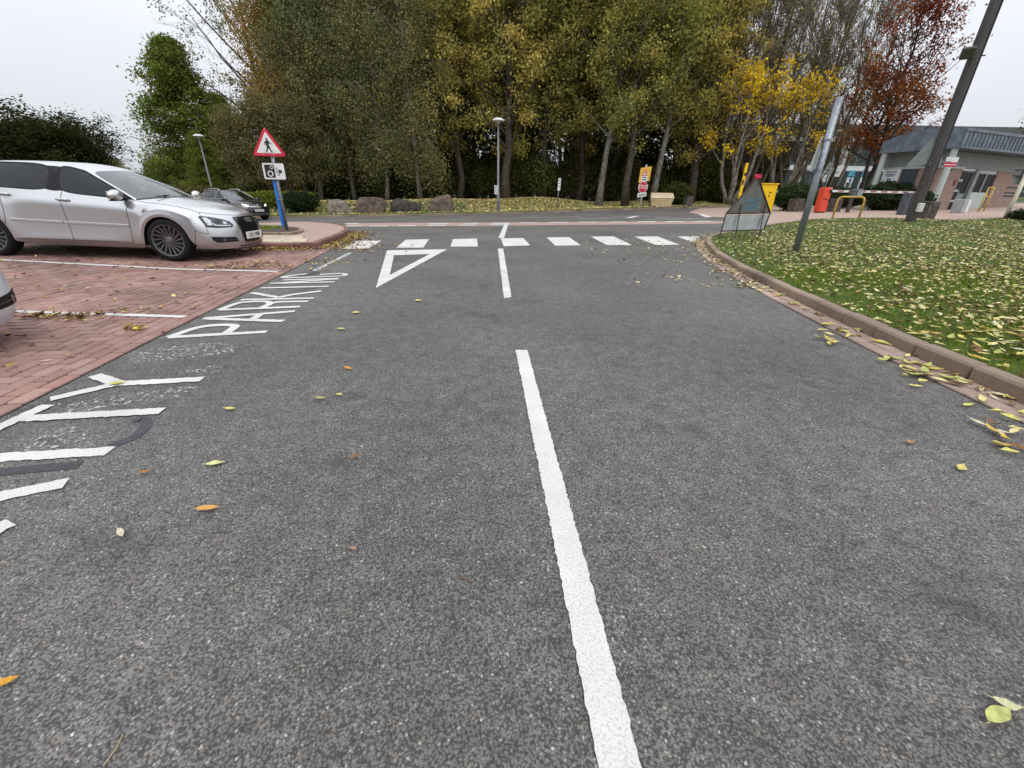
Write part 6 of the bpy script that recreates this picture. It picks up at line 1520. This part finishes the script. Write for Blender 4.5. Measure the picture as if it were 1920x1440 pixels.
def bush(proto, name, label, loc, rz=0., sc=1., group=None, cat='shrub'):
    t = thing(name, label, cat, loc, rz, group); t.scale = sc if isinstance(sc, tuple) else (sc, sc, sc)
    for n_, me in zip(('stems', 'foliage'), proto):
        o = bpy.data.objects.new(n_, me); COL.objects.link(o); o.parent = t
    return t
GRH = [(.14, .18, .03), (.2, .22, .04), (.1, .13, .025)]
GRD = [(.03, .045, .02), (.045, .06, .024), (.022, .034, .018)]
GRJ = [(.05, .075, .03), (.075, .10, .04), (.035, .055, .025)]
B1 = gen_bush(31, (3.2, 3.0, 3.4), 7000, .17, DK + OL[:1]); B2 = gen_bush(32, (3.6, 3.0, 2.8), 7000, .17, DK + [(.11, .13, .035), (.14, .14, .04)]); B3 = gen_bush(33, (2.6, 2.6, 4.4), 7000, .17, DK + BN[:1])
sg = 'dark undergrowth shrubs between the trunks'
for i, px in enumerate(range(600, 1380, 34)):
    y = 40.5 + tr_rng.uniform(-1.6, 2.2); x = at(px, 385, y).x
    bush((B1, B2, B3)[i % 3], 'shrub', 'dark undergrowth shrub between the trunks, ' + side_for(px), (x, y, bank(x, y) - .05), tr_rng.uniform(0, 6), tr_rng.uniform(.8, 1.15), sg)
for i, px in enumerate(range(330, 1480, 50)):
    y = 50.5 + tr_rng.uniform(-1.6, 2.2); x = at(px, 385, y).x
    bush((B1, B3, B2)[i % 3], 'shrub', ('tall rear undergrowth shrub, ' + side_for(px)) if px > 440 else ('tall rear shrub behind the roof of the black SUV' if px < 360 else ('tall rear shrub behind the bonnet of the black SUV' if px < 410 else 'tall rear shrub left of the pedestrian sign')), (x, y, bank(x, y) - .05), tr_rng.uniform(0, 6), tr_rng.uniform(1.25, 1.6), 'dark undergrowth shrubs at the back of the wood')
for px, y, pr, sc, lab in ((478, 35, 'brown', .8, 'brown leafy shrub behind the pedestrian sign'), (528, 34.5, 'brown', .9, 'brown-leaved shrub right of the pedestrian sign'), (585, 35.5, 'brown', .85, 'grey-brown twiggy shrub left of the pale boulder'), (560, 41, 'brown', 1.15, 'tall olive-brown bush under the orange birch')):
    wood(px, y, pr, lab, sc, 'shrub')['category'] = 'shrub'
def pxbush(pal, seed, px0, px1, py0, py1, yy, n_, leaf, label, name='hedge', cat='hedge', box=True, depth=2., zoff=0.):
    a, b = at(px0, py1, yy), at(px1, py0, yy); xm = (a.x + b.x)/2; zb = (bank(xm, yy) if yy > far_y(xm) and xm < 22 else T(xm, yy)) + zoff
    pr = gen_bush(seed, ((b.x - a.x), depth, max(.5, b.z - zb)), n_, leaf, pal, box); return bush(pr, name, label, (xm, yy, zb), 0, 1, None, cat)
pxbush(GRH, 41, 468, 590, 359, 395, 32.5, 9000, .12, 'clipped light green hedge behind the pedestrian sign')
pxbush(GRD, 42, 530, 592, 358, 398, 30.6, 9000, .11, 'dark green rounded shrub right of the blue and grey post', 'shrub', 'shrub', False)
pxbush(BN + DK, 43, 318, 402, 349, 400, 33, 7000, .13, 'brownish clipped hedge behind the black SUV')
pxbush(DK + GRH[2:], 44, 1238, 1300, 341, 392, far_y(11.5) + 2.6, 6500, .15, 'dark laurel shrub with yellowed top behind the grit bin', 'shrub', 'shrub', False)
pxbush(GRJ, 45, 1452, 1536, 343, 396, 27.4, 12000, .12, 'dark spreading juniper left of the red barrier box', 'shrub', 'shrub', False, 2.6)
pxbush(GRJ, 46, 1612, 1722, 341, 396, 26.4, 15000, .12, 'dark spreading juniper hedge right of the yellow hoop', 'shrub', 'shrub', False, 3.)
pxbush(GRJ, 47, 1530, 1622, 351, 390, 30.5, 7000, .13, 'low juniper behind the barrier arm', 'shrub', 'shrub', False, 2.6)
pxbush(GRJ, 48, 1718, 1752, 358, 388, 21.5, 3500, .08, 'small juniper behind the tall dark pole', 'shrub', 'shrub', False, 1.)
pxbush(GRD, 49, 1893, 1935, 402, 422, 17.4, 3000, .06, 'dark low shrub on the lawn edge at far right', 'shrub', 'shrub', False, 1.)

# ================================================================== GRASS
def blades(name, pts, h, w_, cols, rs, label):
    n_ = len(pts); a = rs.uniform(0, 2*PI, n_); V = np.empty((n_, 3, 3), np.float32); hh = h*rs.uniform(.5, 1.3, n_); ww = w_*rs.uniform(.7, 1.3, n_)
    dx = np.stack([np.cos(a), np.sin(a), np.zeros(n_)], 1); ln = rs.normal(size=(n_, 3))*.5; ln[:, 2] = 1
    V[:, 0] = pts - dx*ww[:, None]; V[:, 1] = pts + dx*ww[:, None]; V[:, 2] = pts + ln*hh[:, None]
    me = np_mesh(name, V.reshape(-1, 3), np.arange(n_*3), 3, np.repeat(cols, 3, 0)); o = obj(name, me, LEAF); stuff(o); tag(o, label, 'grass'); return o
GRASSP = [(.13, .22, .02), (.17, .27, .028), (.09, .17, .016), (.23, .27, .04), (.2, .18, .06)]
pts, sc_ = [], []
r2 = random.Random(5)
def sample_lawn(n_, xmax, ymax, ymin=1.2, power=1.0):
    out = []
    while len(out) < n_:
        y = ymin + (ymax - ymin)*r2.random()**power; x = r2.uniform(2.9, min(xmax, 3 + y*1.35))
        if LP.inside(x, y) and in_view(x, y, .1, 25): out.append((x, y, lawn_z(x, y)))
    return np.array(out)
p1_ = sample_lawn(26000, 9, 6.5); blades('lawn_grass', p1_ - [0, 0, .004], .042, .0035, pick(GRASSP, len(p1_), nr, .25), nr, 'short green grass of the near lawn under the leaves')
p2_ = sample_lawn(26000, 24, 18.7, 5.5); blades('lawn_grass', p2_ - [0, 0, .004], .05, .008, pick(GRASSP, len(p2_), nr, .25), nr, 'short green grass of the far lawn towards the gate')
vp = []
while len(vp) < 14000:
    x = r2.uniform(-26, 9); y = far_y(x) + .14 + 2.6*r2.random()**1.4; vp.append((x, y, bank(x, y)))
blades('verge_grass', np.array(vp), .07, .02, pick(GRASSP[:4], len(vp), nr, .25), nr, 'strip of green grass behind the far kerb')
bp_ = []; BP = MPoly(bed)
while len(bp_) < 3500:
    x = r2.uniform(-16, -4); y = r2.uniform(11, 19)
    if BP.inside(x, y) and x < -6.9: bp_.append((x, y, T(x, y) + .135))
blades('bed_grass', np.array(bp_), .07, .008, pick(GRASSP, len(bp_), nr, .25), nr, 'tufts of grass in the planting bed by the sign')

# ================================================================== FALLEN LEAVES
LY_ = [(.60, .54, .26), (.53, .47, .21), (.68, .64, .42), (.44, .43, .17), (.38, .29, .14), (.20, .125, .065), (.10, .06, .035)]
LW = [.21, .17, .16, .12, .12, .12, .10]
def litter(name, P, size, pal, wts, rs, label, lift=.012):
    """loose leaves: folded and curled four-triangle leaves lying about flat"""
    n_ = len(P); az = rs.uniform(0, 2*PI, n_); a = np.stack([np.cos(az), np.sin(az), rs.normal(size=n_)*.16], 1); b = np.stack([-np.sin(az), np.cos(az), rs.normal(size=n_)*.25], 1); u = np.cross(a, b)
    s_ = (size*rs.uniform(.6, 1.35, n_))[:, None]; w_ = s_*rs.uniform(.34, .6, n_)[:, None]; c = P + np.array([0, 0, lift])*rs.uniform(.5, 1.8, n_)[:, None]; cu = rs.uniform(-.1, .28, n_)[:, None]
    V = np.empty((n_, 6, 3), np.float32); V[:, 0] = c - a*s_*.5 + u*s_*cu*.6; V[:, 1] = c - b*w_*.5 + u*w_*.25 + a*s_*.06; V[:, 2] = c + a*s_*.18 - u*s_*.02 - b*w_*.3; V[:, 3] = c + a*s_*.5 + u*s_*cu; V[:, 4] = c + b*w_*.5 + u*w_*.25 - a*s_*.02; V[:, 5] = c - u*s_*.03
    T_ = np.array([0, 1, 5, 1, 2, 5, 2, 3, 5, 3, 4, 5, 4, 0, 5]); F_ = (np.arange(n_)[:, None]*6 + T_[None]).ravel()
    me = np_mesh(name, V.reshape(-1, 3), F_, 3, np.repeat(pick(pal, n_, rs, .15, wts), 6, 0)); o = obj(name, me, LITTER); stuff(o); tag(o, label, 'leaves'); return o
lp = sample_lawn(15000, 24, 18.5, 2.0, .9)
keep = np.array([(.35 + .65*S((LP.dist(x, y) - .15)/1.2)) > r2.random() and .5 + .5*math.sin(x*1.1 + 2)*math.sin(y*.9) + .35 > r2.random()*.9 for x, y, _ in lp])
lp = lp[keep]; near = np.argsort(lp[:, 1] + .3*lp[:, 0]); near_lawn = lp[near[:105]]; lp = lp[near[105:]]
litter('leaf_litter', lp, .074, LY_, LW, nr, 'carpet of pale yellow fallen leaves over the lawn', .022)
bl = []
while len(bl) < 36000:
    x = r2.uniform(-24, 17); d = r2.random()**.8*9
    if x < -3.5 and d < 5 and r2.random() < .6: continue
    y = far_y(x) + .1 + d; bl.append((x, y, bank(x, y)))
litter('leaf_litter', np.array(bl), .15, [(.74, .62, .28), (.66, .54, .22), (.80, .72, .42), (.5, .45, .16), (.42, .29, .12)], [.3, .24, .22, .1, .14], nr, 'thick yellow leaf carpet on the far bank under the trees', .04)
# gutter drifts by the island, wheel-side litter on the paving, channel litter far off
drift = []
for i in range(1500):
    k = r2.random(); p = KL[int(k*26)]; d = offset(KL, -abs(r2.gauss(0, .28)))[int(k*26)]; drift.append((d.x + r2.gauss(0, .1), d.y + r2.gauss(0, .12), T(d.x, d.y)))
for i in range(420):
    k = r2.random(); p = isl[1].lerp(isl[2], k); d = abs(r2.gauss(0, .25)); drift.append((p.x + .1*r2.gauss(0, 1), p.y - d, T(p.x, p.y - d) + .016))
for px, py, n_, sx, sy_ in ((115, 598, 60, .16, .05), (450, 505, 55, .35, .07), (480, 497, 40, .3, .08), (610, 495, 60, .25, .3), (700, 462, 35, .3, .2), (665, 470, 60, .3, .2), (560, 470, 60, .4, .12), (250, 588, 16, .14, .06), (262, 620, 8, .06, .03)):
    c = G(px, py)
    for i in range(n_): x, y = c.x + r2.gauss(0, sx), c.y + r2.gauss(0, sy_); drift.append((x, y, T(x, y) + (.017 if PP.inside(x, y) else .004)))
for i in range(260):
    x = r2.uniform(-8.5, -2.9); y = r2.uniform(2.2, 8.2)
    if PP.inside(x, y): drift.append((x, y, T(x, y) + .017))
drift = [q for q in drift if not LP.inside(q[0], q[1])]
litter('leaf_litter', np.array(drift), .07, [(.50, .40, .14), (.36, .24, .09), (.2, .12, .055), (.11, .065, .04), (.6, .5, .2)], [.16, .26, .26, .22, .1], nr, 'drift of brown and yellow leaves in the gutter round the island', .015)
chl = []
for i in range(900):
    j = int(len(KC)*r2.random()); d = abs(r2.gauss(0, .2)); p = offset(KC, d)[j]
    if p.y > 5.5: chl.append((p.x + r2.gauss(0, .06), p.y + r2.gauss(0, .06), T(p.x, p.y) + .012))
for i in range(220):
    y = r2.uniform(5.5, 12); x = r2.uniform(1.5, 4.2) + .1*max(0, y - 8); chl.append((x, y, T(x, y) + .003))
litter('leaf_litter', np.array(chl), .07, LY_, [.18, .16, .12, .12, .14, .16, .12], nr, 'scatter of leaves along the far end of the lawn kerb', .012)

# single leaves one can pick out
def one_leaf(seed, length, width, col, curl, fold):
    r = random.Random(seed); n_ = 9; V, F_ = [], []
    for k in range(n_ + 1):
        t = k/n_; w_ = width*.5*(math.sin(PI*t**.85))**1.15*(1 + .12*math.sin(9*t + seed)); x = (t - .5)*length; z = curl*length*((t - .5)**2*1.6) + .002; yb = .04*length*math.sin(3*t + seed)
        V += [(x, yb - w_, z + fold*w_), (x, yb, z), (x, yb + w_, z + fold*w_*1.2)]
    for k in range(n_): F_ += [(3*k, 3*k + 1, 3*k + 4, 3*k + 3), (3*k + 1, 3*k + 2, 3*k + 5, 3*k + 4)]
    V += [(-.5*length - .02, .004, curl*length*.4 + .006), (-.5*length, -.0015, curl*length*.4 + .002), (-.5*length, .0015, curl*length*.4 + .002)]; q = len(V); F_.append((q - 3, q - 2, q - 1))
    me = bpy.data.meshes.new('fallen_leaf'); me.from_pydata(V, [], F_); a = me.color_attributes.new('col', 'FLOAT_COLOR', 'POINT')
    cc = []
    for i in range(len(V)): g = 1 + .25*r.uniform(-1, 1); cc += [col[0]*g, col[1]*g, col[2]*g, 1]
    a.data.foreach_set('color', cc); me.materials.append(LITTER); me.polygons.foreach_set('use_smooth', [True]*len(me.polygons)); return me
CY, CG, CO_, CB, CP = (.60, .50, .19), (.42, .45, .15), (.58, .26, .06), (.22, .13, .07), (.55, .52, .38)
notable = [(653, 694, .09, .035, CO_, .3, .4, 'orange curled leaf left of the centre dash'), (602, 751, .085, .035, (.34, .3, .14), .5, .5, 'brownish curled leaf below the orange one, left lane'), (637, 743, .05, .03, CY, .2, .5, 'small bright yellow leaf in the left lane'),
           (433, 769, .08, .03, CY, .2, .3, 'yellow leaf right of the painted letter Y'), (405, 872, .10, .036, (.54, .55, .24), .1, .35, 'largest yellow-green leaf in the left lane'), (667, 860, .075, .024, CB, .5, .6, 'brown curled leaf in the middle of the left lane'),
           (275, 889, .06, .02, (.33, .17, .06), .5, .5, 'small brown leaf near the painted letters'), (391, 958, .105, .035, (.52, .29, .09), .2, .3, 'orange-brown leaf lying below the yellow-green one'), (228, 1003, .075, .025, CP, .1, .3, 'pale cream leaf lower left on the asphalt'),
           (1704, 832, .07, .028, (.38, .2, .12), .4, .4, 'reddish brown leaf on the right lane near the kerb'), (785, 566, .10, .08, CY, .1, .2, 'round yellow leaf below the give way triangle'), (668, 588, .10, .08, CY, .1, .2, 'yellow leaf between PARKING letters and triangle'), (640, 619, .10, .05, CG, .1, .3, 'greenish leaf right of the letter P'),
           (8, 1288, .08, .03, (.5, .27, .05), .3, .4, 'orange leaf cut by the left edge near the bottom'), (1868, 1346, .105, .042, (.44, .46, .17), .15, .3, 'big yellow-green leaf in the bottom right corner'), (1882, 1326, .07, .03, (.5, .5, .3), .5, .4, 'pale upturned leaf in the bottom right corner'),
           (222, 722, .11, .05, (.5, .45, .14), .2, .3, 'yellowish leaf lying on the painted letter Y'), (1800, 880, .10, .04, CY, .2, .3, 'yellow leaf just off the channel pavers at right'), (1880, 838, .12, .04, (.56, .35, .09), .2, .3, 'orange-yellow leaf off the kerb at the right edge'), (1815, 762, .11, .035, (.55, .55, .14), .1, .3, 'long yellow-green leaf beside the channel pavers'), (1715, 727, .1, .04, CY, .3, .4, 'yellow leaf in a small clump beside the channel'), (664, 1032, .03, .016, (.35, .22, .17), .1, .2, 'tiny reddish fleck of leaf in the left lane'), (262, 622, .12, .09, (.6, .48, .1), .3, .3, 'yellow leaf clump on the paving beside the bay line')]
for i, (px, py, ln, wd, col, cu, fo, lab) in enumerate(notable):
    p = G(px, py); o = obj('fallen_leaf', one_leaf(i + 50, ln*.82, wd*.82, col, cu, fo), None); o.location = (p.x, p.y, p.z + (.008 if not PP.inside(p.x, p.y) else .02)); o.rotation_euler = (0, 0, r2.uniform(-.6, .6)); tag(o, lab, 'leaf', 'single leaves on the road')
protos = [one_leaf(100 + i, r2.uniform(.08, .115), r2.uniform(.03, .05), c, r2.uniform(.1, .6), r2.uniform(.2, .6)) for i, c in enumerate([CY, CG, (.66, .58, .28), CB, CP, (.5, .36, .1), (.58, .54, .16), (.13, .08, .045)])]
def scatter(P, label, group, zo, ks=(0, 0, 1, 2, 2, 3, 4, 5, 6, 6, 7), sm=1.):
    for x, y, z in P:
        o = obj('fallen_leaf', protos[r2.choice(ks)], None); s_ = r2.uniform(.6, 1.1)*sm; o.scale = (s_, s_, s_); o.location = (x, y, z + zo); o.rotation_euler = (r2.uniform(-.2, .2), r2.uniform(-.2, .2), r2.uniform(0, 6.28)); tag(o, label, 'leaf', group)
scatter(near_lawn, 'pale fallen leaf lying on the near corner of the lawn', 'leaves on the near lawn', .02)
gut = []
while len(gut) < 110:
    j = r2.randrange(len(KC)); p = offset(KC, abs(r2.gauss(.02, .13)) + .02)[j]
    if 1.7 < p.y < 6.2: gut.append((p.x + r2.gauss(0, .03), p.y + r2.gauss(0, .03), T(p.x, p.y)))
for px, py in ((1545, 640), (1700, 700), (1720, 715), (1890, 820), (1895, 845), (1870, 800), (1680, 680), (1560, 645)):
    c = G(px, py)
    for k in range(4): gut.append((c.x + r2.gauss(0, .05), c.y + r2.gauss(0, .05), c.z))
scatter(gut, 'yellow or brown fallen leaf lying in the gutter along the lawn kerb', 'leaves in the lawn gutter', .017)
pv = []
while len(pv) < 40:
    x = r2.uniform(-5.5, -2.7); y = r2.uniform(2.2, 5.6)
    if PP.inside(x, y): pv.append((x, y, T(x, y)))
scatter(pv, 'small fallen leaf lying on the red block paving', 'leaves on the block paving', .02, (3, 7, 5, 3, 7, 4, 0), .75)
for px, py, px2, py2, lab in ((195, 1438, 232, 1378, 'thin pale straw stalk lying lower left on the asphalt'), (855, 1082, 888, 1094, 'thin reddish twig in the middle of the road')):
    a, b = G(px, py), G(px2, py2); m = MB(); mid = (a + b)/2 + Vector((.004, .002, .004)); m.tube([a + Vector((0, 0, .004)), mid, b + Vector((0, 0, .004))], [.0016, .0014, .001], 5); o = m.build('twig', pm('straw_' + str(px), (.4, .32, .2) if px < 500 else (.2, .09, .07), .8)); tag(o, lab, 'twig')
